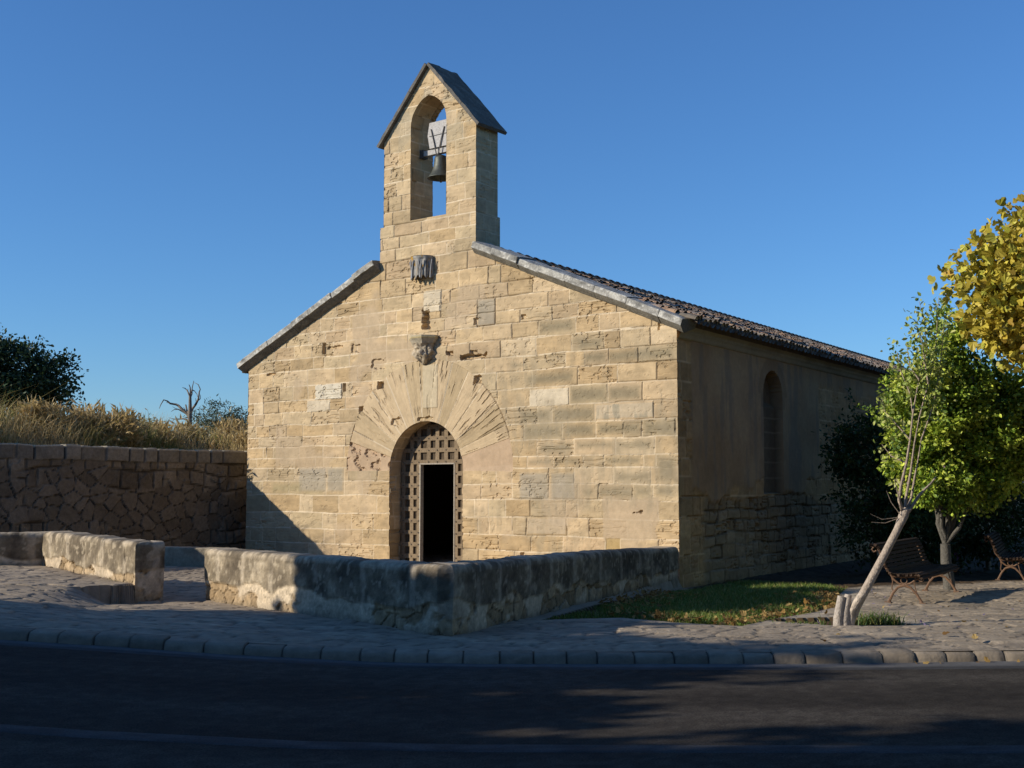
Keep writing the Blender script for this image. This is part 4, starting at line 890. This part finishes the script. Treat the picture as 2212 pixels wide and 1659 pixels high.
# --- leaning young tree in the pit beside its cut stump
lt = empty('leaning_tree', (3.95, 14.7, 0), 'leaning young tree with a pale bare trunk rising from a pit in the paving', 'tree')
def pix(x, y, z): # plan helper: a point seen at (x,y) of the 2212 px picture, at distance z
    a = (x - 1106) / 2671; b = (829.5 - y) / 2671; c, s = math.cos(PITCH), math.sin(PITCH); dy = c - b * s; k = z / dy
    return np.array([a * k, z, 1.6 + (s + b * c) * k])
def leaning():
    T = [pix(1828, 1355, 14.62), pix(1850, 1310, 14.66), pix(1880, 1255, 14.72), pix(1912, 1195, 14.8), pix(1938, 1145, 14.86), pix(1952, 1113, 14.9), pix(1958, 1098, 14.9)]
    tb = MB(); tb.tube(T, [.068, .054, .049, .046, .044, .058, .045], 12, (.40, .325, .245))
    j = T[5]
    br = [[(1950, 1105), (1942, 1080), (1946, 1050), (1958, 1000), (1966, 950), (1972, 893)], [(1955, 1102), (1958, 1070), (1967, 1020), (1975, 960), (1985, 905)], [(1958, 1104), (1968, 1078), (1976, 1030), (1982, 1000), (1990, 950)], [(1962, 1106), (1985, 1070), (2010, 1045), (2022, 1030)], [(1948, 1108), (1944, 1085), (1938, 1060), (1932, 1035)]]
    rr = [(.024, .010), (.022, .007), (.019, .005), (.022, .009), (.011, .004)]; zs = [14.85, 14.95, 15.05, 15.1, 14.7]
    for b, (r0, r1), z in zip(br, rr, zs): tb.tube([pix(x, y, 14.9 + (z - 14.9) * min(1, i / 2)) for i, (x, y) in enumerate(b)], np.linspace(r0, r1, len(b)), 7, (.34, .27, .20))
    # upper twigs, some bare
    tw = [[(1972, 893), (1966, 850), (1945, 800), (1938, 760)], [(1972, 893), (1985, 820), (2002, 760), (1998, 700), (1985, 650)], [(1985, 905), (2005, 830), (2020, 770), (2028, 640)], [(1990, 950), (2015, 880), (2030, 800), (2040, 700)], [(1966, 950), (1935, 915), (1912, 890), (1905, 860)], [(1958, 1000), (1925, 985), (1905, 960)], [(1946, 1050), (1935, 1035)], [(1985, 820), (1965, 790), (1958, 740)], [(2005, 830), (1992, 740), (1975, 690)]]
    for b in tw: tb.tube([pix(x, y, 15.0 + .1 * i) for i, (x, y) in enumerate(b)], np.linspace(.010, .003, len(b)), 5, (.36, .28, .21))
    for b in ([(1946, 1113), (1925, 1085), (1915, 1060)], [(1940, 1118), (1905, 1122), (1880, 1110)], [(1940, 1120), (1912, 1130), (1882, 1128)]): tb.tube([pix(x, y, 14.85) for x, y in b], [.005, .004, .002], 4, (.30, .24, .18))
    tb.build('trunk', M['bark'], lt, True)
    # stump and cut sucker at the foot
    st = MB()
    for dx, w_, h_, cc in ((-.10, .055, .36, (.40, .35, .29)), (-.02, .05, .38, (.44, .38, .31))):
        b = T[0] + np.array([dx, -.02, 0]); st.tube([b - .1 * Z3, b + .1 * Z3, b + np.array([.02, 0, h_ * .6]), b + np.array([.05, 0, h_])], [w_ * 1.15, w_, w_ * .9, w_ * .85], 9, cc)
    st.build('stump', M['bark'], lt, True)
    sk = MB(); sk.tube([T[0] + np.array([.05, .0, .02]), pix(1838, 1320, 14.6), pix(1858, 1290, 14.55), pix(1865, 1280, 14.55)], [.05, .045, .045, .043], 8, (.50, .42, .33)); sk.build('cut_stem', M['bark'], lt, True)
    pts = []
    for b, d_ in zip(tw, (90, 160, 210, 210, 110, 40, 20, 60, 90)):
        q = np.array([pix(x, y, 15.0 + .1 * i) for i, (x, y) in enumerate(b)]); t = rng.uniform(.15, 1, d_) * (len(b) - 1)
        for k in t: i = min(int(k), len(b) - 2); pts.append(q[i] + (q[i + 1] - q[i]) * (k - i) + rng.normal(0, .075, 3))
    pts = np.array(pts); leaves('leaves', pts, rng.uniform(.045, .085, len(pts)), pal(rng.random(len(pts)), [(.20, .28, .05), (.34, .40, .08), (.50, .50, .16)]), lt, 'oval')
leaning()

# --- flowering shrub tree whose sunny side shows behind it
def shrub_tree(name, base, blobs, ncl, per, leafcols, label, trunk, seed, spread=.11, size=(.05, .10), shape='oval', shoots=0, shell=.45, flowers=None, cat='tree', limbs=9, bark=BARK, fl_n=9, up=.35):
    t = empty(name, tuple(base), label, cat); mb = MB(); base = np.asarray(base, float)
    top = np.array(trunk[0], float)
    limb(mb, base - .1 * Z3, top, trunk[1], trunk[1] * .8, bark, .03, 7, 10)
    p, id_, d, c = clumps(blobs, ncl, per, spread, seed, shell)
    for i in range(limbs):
        q = c[rng.integers(len(c))]; m = top + (q - top) * .5 + np.array([0, 0, .15]); a = limb(mb, top, m, trunk[1] * .45, trunk[1] * .25, bark, .08, 5, 6); limb(mb, a[-1], q, trunk[1] * .25, .008, bark, .08, 5, 5)
        for k in range(2): q2 = c[rng.integers(len(c))]; limb(mb, a[-1], a[-1] + (q2 - a[-1]) * .7, trunk[1] * .18, .006, bark, .1, 5, 5)
    if shoots:
        bl = np.array(blobs); pr = bl[:, 3] * bl[:, 4]; ex = []
        for k in range(shoots):
            b = bl[rng.choice(len(bl), p=pr / pr.sum())]; an_ = rng.uniform(0, 2 * np.pi); rr = rng.random() ** .5 * .9; q = b[:3] + np.array([b[3] * rr * math.cos(an_), b[4] * rr * math.sin(an_), b[5] * math.sqrt(1 - rr * rr) * .8])
            h_ = rng.uniform(.25, .8); e = q + (np.array([rng.normal(0, .1), rng.normal(0, .1), h_]) if k % 2 else .75 * h_ * np.array([math.cos(an_), math.sin(an_), rng.uniform(-.5, .5)])); nn = int(h_ * 55); ex.append(q + (e - q) * rng.random((nn, 1)) + rng.normal(0, .035, (nn, 3)))
        ex = np.vstack(ex); p = np.vstack([p, ex]); id_ = np.concatenate([id_, np.full(len(ex), 1)]); d = np.vstack([d, np.zeros_like(ex)])
    mb.build('trunk', M['bark'], t, True)
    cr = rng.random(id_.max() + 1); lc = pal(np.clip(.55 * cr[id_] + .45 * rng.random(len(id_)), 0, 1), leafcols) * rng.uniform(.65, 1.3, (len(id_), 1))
    leaves('crown', p, rng.uniform(*size, len(p)), lc, t, shape, up, d * .7)
    if flowers:
        q = p[rng.integers(0, len(p), fl_n)]
        for c_ in q:
            fm = MB()
            for k in range(5):
                an_ = k * 2 * math.pi / 5; v = np.array([math.cos(an_), -.5, math.sin(an_)]) * .05; s_ = np.array([-math.sin(an_), 0, math.cos(an_)]) * .028
                fm.add([c_ - .004 * v, c_ + v * .7 + s_, c_ + v * 1.2, c_ + v * .7 - s_], [[0, 1, 2, 3]], flowers)
            fm.build('flower', M['leaf'], t)
    return t
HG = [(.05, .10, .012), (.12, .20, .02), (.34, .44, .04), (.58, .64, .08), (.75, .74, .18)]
zb = 20.9
B_ = lambda x, y, z, rx, rz, ry=None: (*pix(x, y, z), rx, ry or rx, rz)
gz = float(G(7.3, zb)); hb = pix(2050, 1268, zb); hb[2] = gz
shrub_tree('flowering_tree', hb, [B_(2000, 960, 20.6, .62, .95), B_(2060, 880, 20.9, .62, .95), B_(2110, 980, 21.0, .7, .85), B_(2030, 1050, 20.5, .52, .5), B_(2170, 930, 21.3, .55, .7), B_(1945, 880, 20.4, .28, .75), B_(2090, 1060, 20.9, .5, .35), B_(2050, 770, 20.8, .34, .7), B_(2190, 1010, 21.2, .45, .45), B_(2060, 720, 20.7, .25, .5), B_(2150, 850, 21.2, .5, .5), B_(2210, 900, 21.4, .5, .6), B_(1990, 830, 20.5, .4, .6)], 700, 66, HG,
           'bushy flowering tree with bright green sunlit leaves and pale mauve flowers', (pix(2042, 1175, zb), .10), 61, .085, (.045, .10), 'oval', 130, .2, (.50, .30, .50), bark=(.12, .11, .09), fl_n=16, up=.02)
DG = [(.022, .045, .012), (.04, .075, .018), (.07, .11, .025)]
sb = np.array([7.5, 26.0, -.2])
shrub_tree('dark_shrub', sb, [(7.5, 25.6, 1.1, .8, .8, 1.2), (7.5, 26.0, 2.4, .75, .8, .8), (8.3, 26.0, 1.4, .9, .9, 1.4), (7.0, 25.8, 2.3, .4, .45, .6), (8.6, 25.6, .6, .8, .6, .7)], 420, 36, DG, 'dark leafy shrub growing in the shade against the chapel side wall', ((7.6, 26.0, .7), .05), 62, .14, (.06, .11), 'oval', 14, .3, (.24, .16, .34), 'shrub', fl_n=8)  # shrub filled out down to the ground to darken the wall foot
sb = np.array([10.3, 27.0, -.2])
shrub_tree('dark_shrub', sb, [(9.6, 26.6, 1.6, .9, .7, 1.6), (10.5, 27.0, 1.9, 1.0, .8, 1.7), (11.5, 27.8, 1.5, 1.0, .8, 1.5), (9.9, 26.4, .7, 1.2, .6, .8)], 460, 36, DG, 'dark shrub with mauve flowers behind the benches', ((10.3, 27.0, 1.0), .06), 63, .14, (.06, .11), 'oval', 12, .3, (.40, .28, .55), 'shrub', fl_n=6)  # low masses added to blacken the wall behind the benches
# --- big yellow-leaved tree on the right edge
YL = [(.34, .20, .035), (.44, .35, .04), (.56, .44, .055), (.40, .40, .055), (.50, .29, .06)]
yt = pix(2420, 1400, 18.0); yt[2] = float(G(8.8, 18.0))
shrub_tree('yellow_tree', yt, [B_(2274, 600, 17.8, 1.0, 1.05), B_(2144, 600, 17.6, .45, .45), B_(2164, 700, 17.5, .42, .35), B_(2194, 510, 17.9, .4, .4), B_(2364, 560, 18.2, 1.2, 1.2), B_(2474, 640, 18.0, 1.2, 1.1), B_(2374, 720, 17.4, .9, .6), B_(2104, 560, 17.7, .25, .28), B_(2084, 650, 17.6, .25, .3), B_(2214, 640, 17.4, .7, .75), B_(2184, 745, 17.4, .45, .3), B_(2674, 600, 18.6, 1.8, 1.5)], 680, 30, YL,  # widest blob lies out of frame, added to block skylight on the right
           'tree with large yellowing lobed leaves at the right edge', (pix(2420, 900, 18.0), .15), 64, .16, (.08, .15), 'lobed', 0, .3, None, up=.1, limbs=16)
# --- creeper with red leaves on the far wall
# --- trees on the bank
shrub_tree('carob_tree', np.array([-17.6, 36.5, 3.2]), [B_(-60, 800, 35, 1.5, 1.3), B_(40, 800, 35, 1.1, .9), B_(110, 815, 35.4, .75, .6), B_(70, 850, 35, 1.0, .6), B_(138, 862, 35.2, .5, .32), B_(0, 770, 35, .7, .5), B_(60, 770, 35.2, .5, .35), B_(-20, 860, 35, 1.6, .8), B_(130, 785, 35.3, .3, .3)], 420, 44, [(.018, .036, .016), (.03, .06, .022), (.05, .085, .03), (.07, .10, .03)],
           'dense dark green rounded tree on the bank at the left edge', ((-17.4, 36.3, 4.0), .18), 65, .17, (.08, .15), 'oval', 0, .45)
OL = [(.07, .09, .05), (.10, .13, .075), (.15, .17, .11)]
for i, (x, zz_, sd_, blobs_, lab) in enumerate([(470, 40, 66, [B_(455, 905, 40, .7, .55), B_(480, 890, 40, .5, .4), B_(440, 925, 40, .6, .3), B_(475, 930, 40, .9, .35)], 'grey green olive bush right behind the dead tree'), (510, 41, 67, [B_(515, 905, 41, .45, .4), B_(500, 930, 41, .6, .3), B_(530, 925, 41, .5, .35)], 'smaller feathery olive bush nearest the chapel corner'), (300, 38, 68, [B_(300, 925, 38, .4, .32), B_(315, 935, 38, .5, .25)], 'low green bush in the dry grass left of the dead tree')]):
    b = pix(x, 965, zz_); shrub_tree('olive_bush', b, blobs_, 70 if i < 2 else 40, 30, OL if i < 2 else [(.05, .09, .03), (.09, .14, .04), (.14, .19, .06)], lab, (b + np.array([0, 0, .4]), .05), sd_, .13, (.09, .17), 'lance', 0, .3, None, 'bush', limbs=4)
# --- dead tree
dt_ = empty('dead_tree', tuple(pix(406, 930, 38)), 'bare dead grey tree standing in the dry grass on the bank', 'tree')
def dead():
    mb = MB(); k = lambda x, y: (500 / 1.64919 + x / 4.1475 / 1.64919, 1300 / 1.64919 + y / 4.1475 / 1.64919)
    for pts, r0, r1 in [([(735, 950), (730, 800), (735, 650), (735, 470)], .13, .07), ([(735, 470), (720, 440), (695, 380), (660, 345), (622, 335)], .05, .015), ([(735, 470), (740, 380), (735, 330), (718, 290)], .05, .018), ([(738, 480), (760, 430), (765, 340), (790, 235)], .055, .015), ([(765, 370), (800, 385), (835, 430), (845, 470)], .03, .012),
                        ([(745, 700), (775, 640), (820, 580), (855, 510), (865, 450), (870, 400), (885, 360), (855, 290), (800, 262)], .075, .012), ([(850, 530), (885, 500), (890, 440)], .03, .012), ([(735, 780), (690, 720), (620, 660), (560, 600), (530, 585), (440, 570), (400, 535), (345, 515), (300, 590), (280, 645)], .085, .012),
                        ([(690, 730), (640, 700), (560, 655), (500, 660), (455, 690)], .045, .010), ([(560, 655), (510, 640), (475, 615)], .02, .008), ([(720, 720), (690, 680), (670, 590)], .06, .04), ([(660, 670), (640, 625)], .02, .01), ([(720, 830), (640, 795), (560, 800), (490, 800), (425, 780)], .05, .012), ([(500, 800), (480, 830)], .015, .008), ([(400, 550), (385, 560)], .015, .008), ([(440, 570), (395, 560)], .015, .006), ([(830, 570), (815, 490)], .02, .008), ([(700, 390), (705, 350)], .02, .008)]:
        q = [pix(*k(x, y), 38 + .12 * math.sin(x * .05)) for x, y in pts]; mb.tube(q, np.linspace(r0, r1, len(q)) * .62, 6, (.20, .17, .135))
    mb.build('trunk', M['bark'], dt_, True)
dead()

# ------------------------------------------------------------------ grass strip, weeds, fallen leaves
def lawn():
    n = 120000; x = rng.uniform(.2, 6.3, n); y = rng.uniform(14.6, 24.6, n); k = inpoly(x, y, GRASS) & (rng.random(n) < np.interp(y, [14, 19, 25], [1, .8, .4])); x = x[k]; y = y[k]
    ed = polydist(x, y, GRASS); n2 = fbm(x * 1.6, y * 1.6, 3, 41); k = rng.random(len(x)) < sm(n2 + .35 * sm(ed, 0, .5), .42, .75); x = x[k]; y = y[k]; ed = ed[k]
    h = rng.uniform(.03, .085, len(x)) * (.55 + .8 * sm(ed, 0, .6)); c = pal(rng.random(len(x)), [(.06, .11, .015), (.11, .19, .025), (.18, .25, .04), (.36, .31, .11)])
    o = blades('grass', x, y, G(x, y) - .035, h + .03, rng.uniform(.007, .014, len(x)), c, .35, 'leaf'); tag(o, 'short green grass in the strip between low wall and paving', 'grass', None, 'stuff')
lawn()
def weeds(name, cx, cy, n, r, hmin, hmax, label):
    x = cx + rng.normal(0, r, n); y = cy + rng.normal(0, r * .6, n); o = blades(name, x, y, G(x, y) - .03, rng.uniform(hmin, hmax, n), rng.uniform(.008, .02, n), pal(rng.random(n), [(.05, .10, .02), (.10, .17, .03), (.28, .24, .09)]), .5, 'leaf'); tag(o, label, 'weeds', None, 'stuff')
weeds('weeds', 4.35, 14.95, 420, .16, .06, .24, 'green weeds growing in the tree pit beside the leaning trunk')
weeds('weeds', 3.5, 15.1, 160, .16, .03, .1, 'sparse short weeds on the left side of the tree pit')
weeds('weeds', -5.75, 17.85, 90, .12, .03, .08, 'small tuft of weeds at the foot of the sunlit low wall')
def litter():
    def pt(n, f): 
        x = rng.uniform(-2, 9, n * 14); y = rng.uniform(12.2, 21, n * 14); k = f(x, y); return x[k][:n], y[k][:n]
    x1, y1 = pt(1500, lambda x, y: inpoly(x, y, GRASS) & (polydist(x, y, GRASS) < .9) & (y < 20) & (x > 1.2) & (rng.random(len(x)) < np.exp(-polydist(x, y, GRASS) * 2.2)))
    x2, y2 = pt(60, lambda x, y: inpoly(x, y, PIT)); x3, y3 = pt(40, lambda x, y: (x > 3) & ~inpoly(x, y, GRASS) & (y < 20)); x4 = rng.uniform(3.5, 8, 16); y4 = KY(x4) - rng.uniform(.02, .14, 16)
    x = np.concatenate([x1, x2, x3, x4]); y = np.concatenate([y1, y2, y3, y4]); z = np.where(y < 12.3, Groad(x) - .10, G(x, y) + .03) + rng.uniform(0, .03, len(x)) * (y > 12.3)
    c = pal(rng.random(len(x)), [(.18, .10, .035), (.34, .21, .07), (.46, .33, .13), (.28, .15, .04)]); sz = np.where(np.arange(len(x)) < len(x1), rng.uniform(.02, .085, len(x)), rng.uniform(.03, .08, len(x)))
    o = leaves('fallen_leaves', np.stack([x, y, z], -1), sz, c, None, 'lobed', 1.4, None, 'dry'); tag(o, 'dry brown fallen leaves scattered over grass edge and paving', 'leaves', None, 'stuff')
litter()
def petals():
    x = rng.uniform(3.2, 9, 120); y = rng.uniform(14, 20.5, 120); k = ~inpoly(x, y, GRASS); x = x[k]; y = y[k]
    o = leaves('fallen_petals', np.stack([x, y, G(x, y) + .025], -1), rng.uniform(.025, .06, len(x)), pal(rng.random(len(x)), [(.16, .13, .24), (.30, .24, .38), (.20, .18, .20)]), None, 'oval', 1.2, None, 'dry'); tag(o, 'small mauve fallen flowers scattered on the paving by the bench', 'petals', None, 'stuff')
petals()

# ------------------------------------------------------------------ benches
def bench(label):
    t = empty('park_bench', (0, 0, 0), label, 'bench', 'slatted park benches beside the chapel')
    L = 2.70; wc = np.array([.055, .034, .021]); ic = np.array([.16, .09, .05])
    # profile in (y forward, z): seat curve then back curve
    seat = [(.46, .385), (.43, .42), (.375, .43), (.315, .425), (.255, .42), (.195, .415), (.135, .415), (.075, .42), (.02, .44)]
    back = [(-.02, .48), (-.045, .535), (-.06, .59), (-.078, .645), (-.098, .70), (-.12, .755), (-.145, .805), (-.185, .84), (-.235, .835)]
    for nm, pr in (('seat', seat), ('backrest', back)):
        mb = MB()
        for i, (y, z) in enumerate(pr):
            k = min(max(i, 1), len(pr) - 2); d = np.array([pr[k + 1][0] - pr[k - 1][0], pr[k + 1][1] - pr[k - 1][1]]); d /= np.hypot(*d)
            mb.box((0, y, z), (L / 2, .021, .017), np.array([[1, 0, 0], [0, d[0], d[1]], [0, -d[1], d[0]]]), wc * rng.uniform(.8, 1.25), .02)
        mb.build(nm, M['wood'], t)
    for x in (-L / 2 + .12, L / 2 - .12):
        mb = MB(); r = .017
        cv = [(y - .0, z - .03) for y, z in seat[1:]] + [(y - .03, z - .012) for y, z in back[1:]]
        mb.tube([(x, y, z) for y, z in cv], r, 6, ic)
        arch = lambda y0, y1, zt: [(x, y0 + (y1 - y0) * .5 * (1 - math.cos(q)), zt * math.sin(q) ** .8) for q in np.linspace(0, math.pi, 15)]
        mb.tube([(x, -.04 + (-.06) * 0, .0), (x, -.02, .05), (x, .03, .15), (x, .10, .235), (x, .19, .265), (x, .28, .235), (x, .36, .15), (x, .42, .05), (x, .44, 0)], [.03, .022, .019, .019, .022, .019, .019, .022, .03], 7, ic)
        mb.tube([(x, .0, .42), (x, .05, .34), (x, .12, .285), (x, .19, .27), (x, .27, .29), (x, .36, .35), (x, .42, .39)], .015, 6, ic)
        for cy, cz, rr in ((.19, .335, .045), (.43, .365, .035)): mb.tube([(x, cy + rr * math.cos(q), cz + rr * math.sin(q)) for q in np.linspace(0, 2 * math.pi, 15)], .009, 5, ic)
        mb.tube([(x, .01, .41), (x, .03, .32), (x, .015, .22), (x, .04, .16)], .009, 5, ic); mb.tube([(x, .36, .40), (x, .33, .31), (x, .35, .22), (x, .37, .16)], .009, 5, ic)
        for y in (-.045, .445): mb.box((x, y, .012), (.03, .045, .012), None, ic)
        mb.tube([(x, -.23, .81), (x, -.26, .77), (x, -.23, .735), (x, -.195, .755)], .012, 6, ic)
        mb.build('end_frame', M['iron'], t)
    return t
b1 = bench('brown slatted iron-legged bench with sunlit legs behind the leaning tree')
near = np.array([5.62, 18.15]); far = np.array([6.88, 20.3]); d_ = far - near; mid = (near + far) / 2
rz = math.atan2(d_[1], d_[0]) + math.pi     # seat looks to the right of (near->far)
def put(o, x, y, rz_):
    o.location = (x, y, float(G(x, y)) + .012); o.rotation_euler = (0, 0, rz_)
for ch in b1.children: ch.matrix_parent_inverse = Matrix.Identity(4)
put(b1, mid[0] - .12, mid[1], rz)
def copy_tree(o, label):
    c = o.copy(); sc.collection.objects.link(c); c['label'] = label
    for ch in o.children:
        k = ch.copy(); sc.collection.objects.link(k); k.parent = c; k.matrix_parent_inverse = Matrix.Identity(4)
    return c
b2 = copy_tree(b1, 'slatted bench standing wholly in shade just right of the flowering tree trunk'); put(b2, 9.85, 25.0, rz + .1)
b3 = copy_tree(b1, 'shaded slatted bench cut off by the right edge of the picture'); put(b3, 12.9, 29.9, rz + .1)

# ------------------------------------------------------------------ creeper on the far end of the nave
cp = Rc + 27.5 * Vs + .3 * Us
t = empty('red_creeper', tuple(cp), 'red-leaved creeper on the wall at the right edge of the picture', 'creeper')
pc_ = np.array([cp + .12 * Us + rng.normal(0, .9) * Vs + (3.4 + rng.normal(0, .6)) * Z3 + rng.normal(0, .1) * U for _ in range(900)])
leaves('leaves', pc_, rng.uniform(.07, .13, 900), pal(rng.random(900), [(.36, .05, .05), (.50, .12, .13), (.30, .16, .05)]), t, 'oval')
mb = MB(); mb.tube([cp + 0 * Z3 - .2 * Z3, cp + 1.2 * Z3 + .06 * Vb, cp + 2.6 * Z3 - .1 * Vb], [.04, .03, .015], 6, BARK); mb.build('stem', M['bark'], t)

# ------------------------------------------------------------------ street trees beside the road, left of the frame, that shade the road
LH = np.array([.9656, .2608]); PH = np.array([-.2608, .9656])
def qs(q, s): v = LH * s + PH * q; return v
def street_tree(q0, s0, trunk_xy, blobs, label, seed, nc):
    bl = [(*qs(q, s0 + ds), z, r, r, rz_) for q, ds, z, r, rz_ in blobs]
    tb_ = np.array([*trunk_xy, float(Groad(trunk_xy[0]))]); cx = np.mean([b[:2] for b in bl], 0)
    shrub_tree('street_tree', tb_, bl, nc, 46, [(.05, .09, .02), (.08, .14, .03), (.12, .18, .04)], label, (np.array([trunk_xy[0] * .75 + cx[0] * .25, trunk_xy[1] * .75 + cx[1] * .25, 3.2]), .22), seed, .26, (.20, .33), 'lobed', 0, .1)
street_tree(13.5, -11, (-13.9, 12.9), [(14.6, 0, 5.2, 1.15, .95), (12.6, 0, 4.7, 1.6, 1.7), (11.3, .5, 5.0, 1.2, 1.8), (12.4, -1.5, 3.6, 1.5, 1.4), (11.0, -1, 3.8, 1.8, 1.5), (13.4, -.5, 4.2, 1.1, 1.0), (17.6, 0, 7.35, 1.1, .75), (16.3, 0, 6.95, .9, .5), (18.7, 0, 7.8, .9, .8), (14.6, 0, 6.1, .9, .6)], 'leafy street tree on the chapel side of the road', 81, 800)
street_tree(5, -11, (-11.2, 2.2), [(6.6, 0, 6.3, 1.45, 2.0), (4.8, 0, 6.6, 2.0, 2.4), (2.4, 0, 7.4, 2.2, 2.6), (6.2, -1, 4.1, 1.9, 1.7), (3.5, -1, 4.4, 2.2, 1.8), (8.6, -1, 4.1, 1.5, 1.4), (9.0, .0, 4.5, 1.2, 1.2), (7.4, -.5, 3.8, 1.6, 1.5), (0.3, 0, 6.5, 2.2, 2.4)], 'taller leafy street tree on the camera side of the road', 82, 900)

# ------------------------------------------------------------------ unseen houses and trees added behind and beside the viewer to deepen the shade
def house(name, x0, x1, y0, y1, h, c, label, face):
    t = empty(name, ((x0 + x1) / 2, (y0 + y1) / 2, 0), label, 'house'); mb = MB(); mb.box(((x0 + x1) / 2, (y0 + y1) / 2, h / 2 - .2), ((x1 - x0) / 2, (y1 - y0) / 2, h / 2 + .2), None, c); mb.build('wall', M['stone'], t)
    r = MB(); m = (y0 + y1) / 2; e = .35
    r.add([(x0 - e, y0 - e, h), (x1 + e, y0 - e, h), (x1 + e, m, h + 1.6), (x0 - e, m, h + 1.6), (x0 - e, y1 + e, h), (x1 + e, y1 + e, h)], [[0, 1, 2, 3], [3, 2, 5, 4]], (.22, .13, .08)); r.add([(x0, y0, h), (x0, y1, h), (x0, m, h + 1.6), (x1, y0, h), (x1, y1, h), (x1, m, h + 1.6)], [[0, 1, 2], [3, 5, 4]], c); r.build('roof', M['tile'], t)
    n = int((x1 - x0) / 3)
    for k in range(n):
        for z in (1.6, 4.6):
            if z + 1 > h: continue
            x = x0 + (x1 - x0) * (k + .5) / n; y = y1 if face > 0 else y0
            wn_ = MB(); wn_.box((x, y, z), (.5, .06, .75), None, (.10, .16, .10)); wn_.build('window', M['wood'], t)
house('town_house', -27, -13, -14, -4.5, 6.5, (.24, .19, .13), 'long stone town house across the road behind the viewer on the left', 1)
house('town_house', -12.5, 3, -15, -5.5, 7.5, (.20, .16, .12), 'tall stone town house right behind the viewer', 1)
house('town_house', 3.5, 20, -14, -5, 6.5, (.22, .18, .13), 'stone town house across the road behind the viewer on the right', 1)
TG = [(.02, .04, .01), (.035, .065, .015), (.05, .08, .02)]
for k, (x, y, h_) in enumerate(((10.2, 8.0, 5.5), (13.2, 15.0, 6.0), (15.2, 22.0, 6.5), (17.0, 29.5, 6.5))):
    shrub_tree('plaza_tree', np.array([x, y, -.1]), [(x, y, h_, 3.0, 3.2, 3.2), (x + 1, y + 2, h_ - 1.5, 2.4, 2.4, 2.2), (x + .5, y - 2, h_ - 1.5, 2.4, 2.4, 2.2), (x + 1.5, y, h_ + 2.5, 2, 2, 2)], 330, 30, TG, ['dense dark tree beside the road right of the viewer', 'dense dark tree right of the benches', 'tall dense dark tree at the back of the square', 'dense dark tree beyond the last bench, outside the right edge'][k], ((x, y, 2.8), .25), 90 + k, .4, (.25, .4), 'lobed', 0, .2)
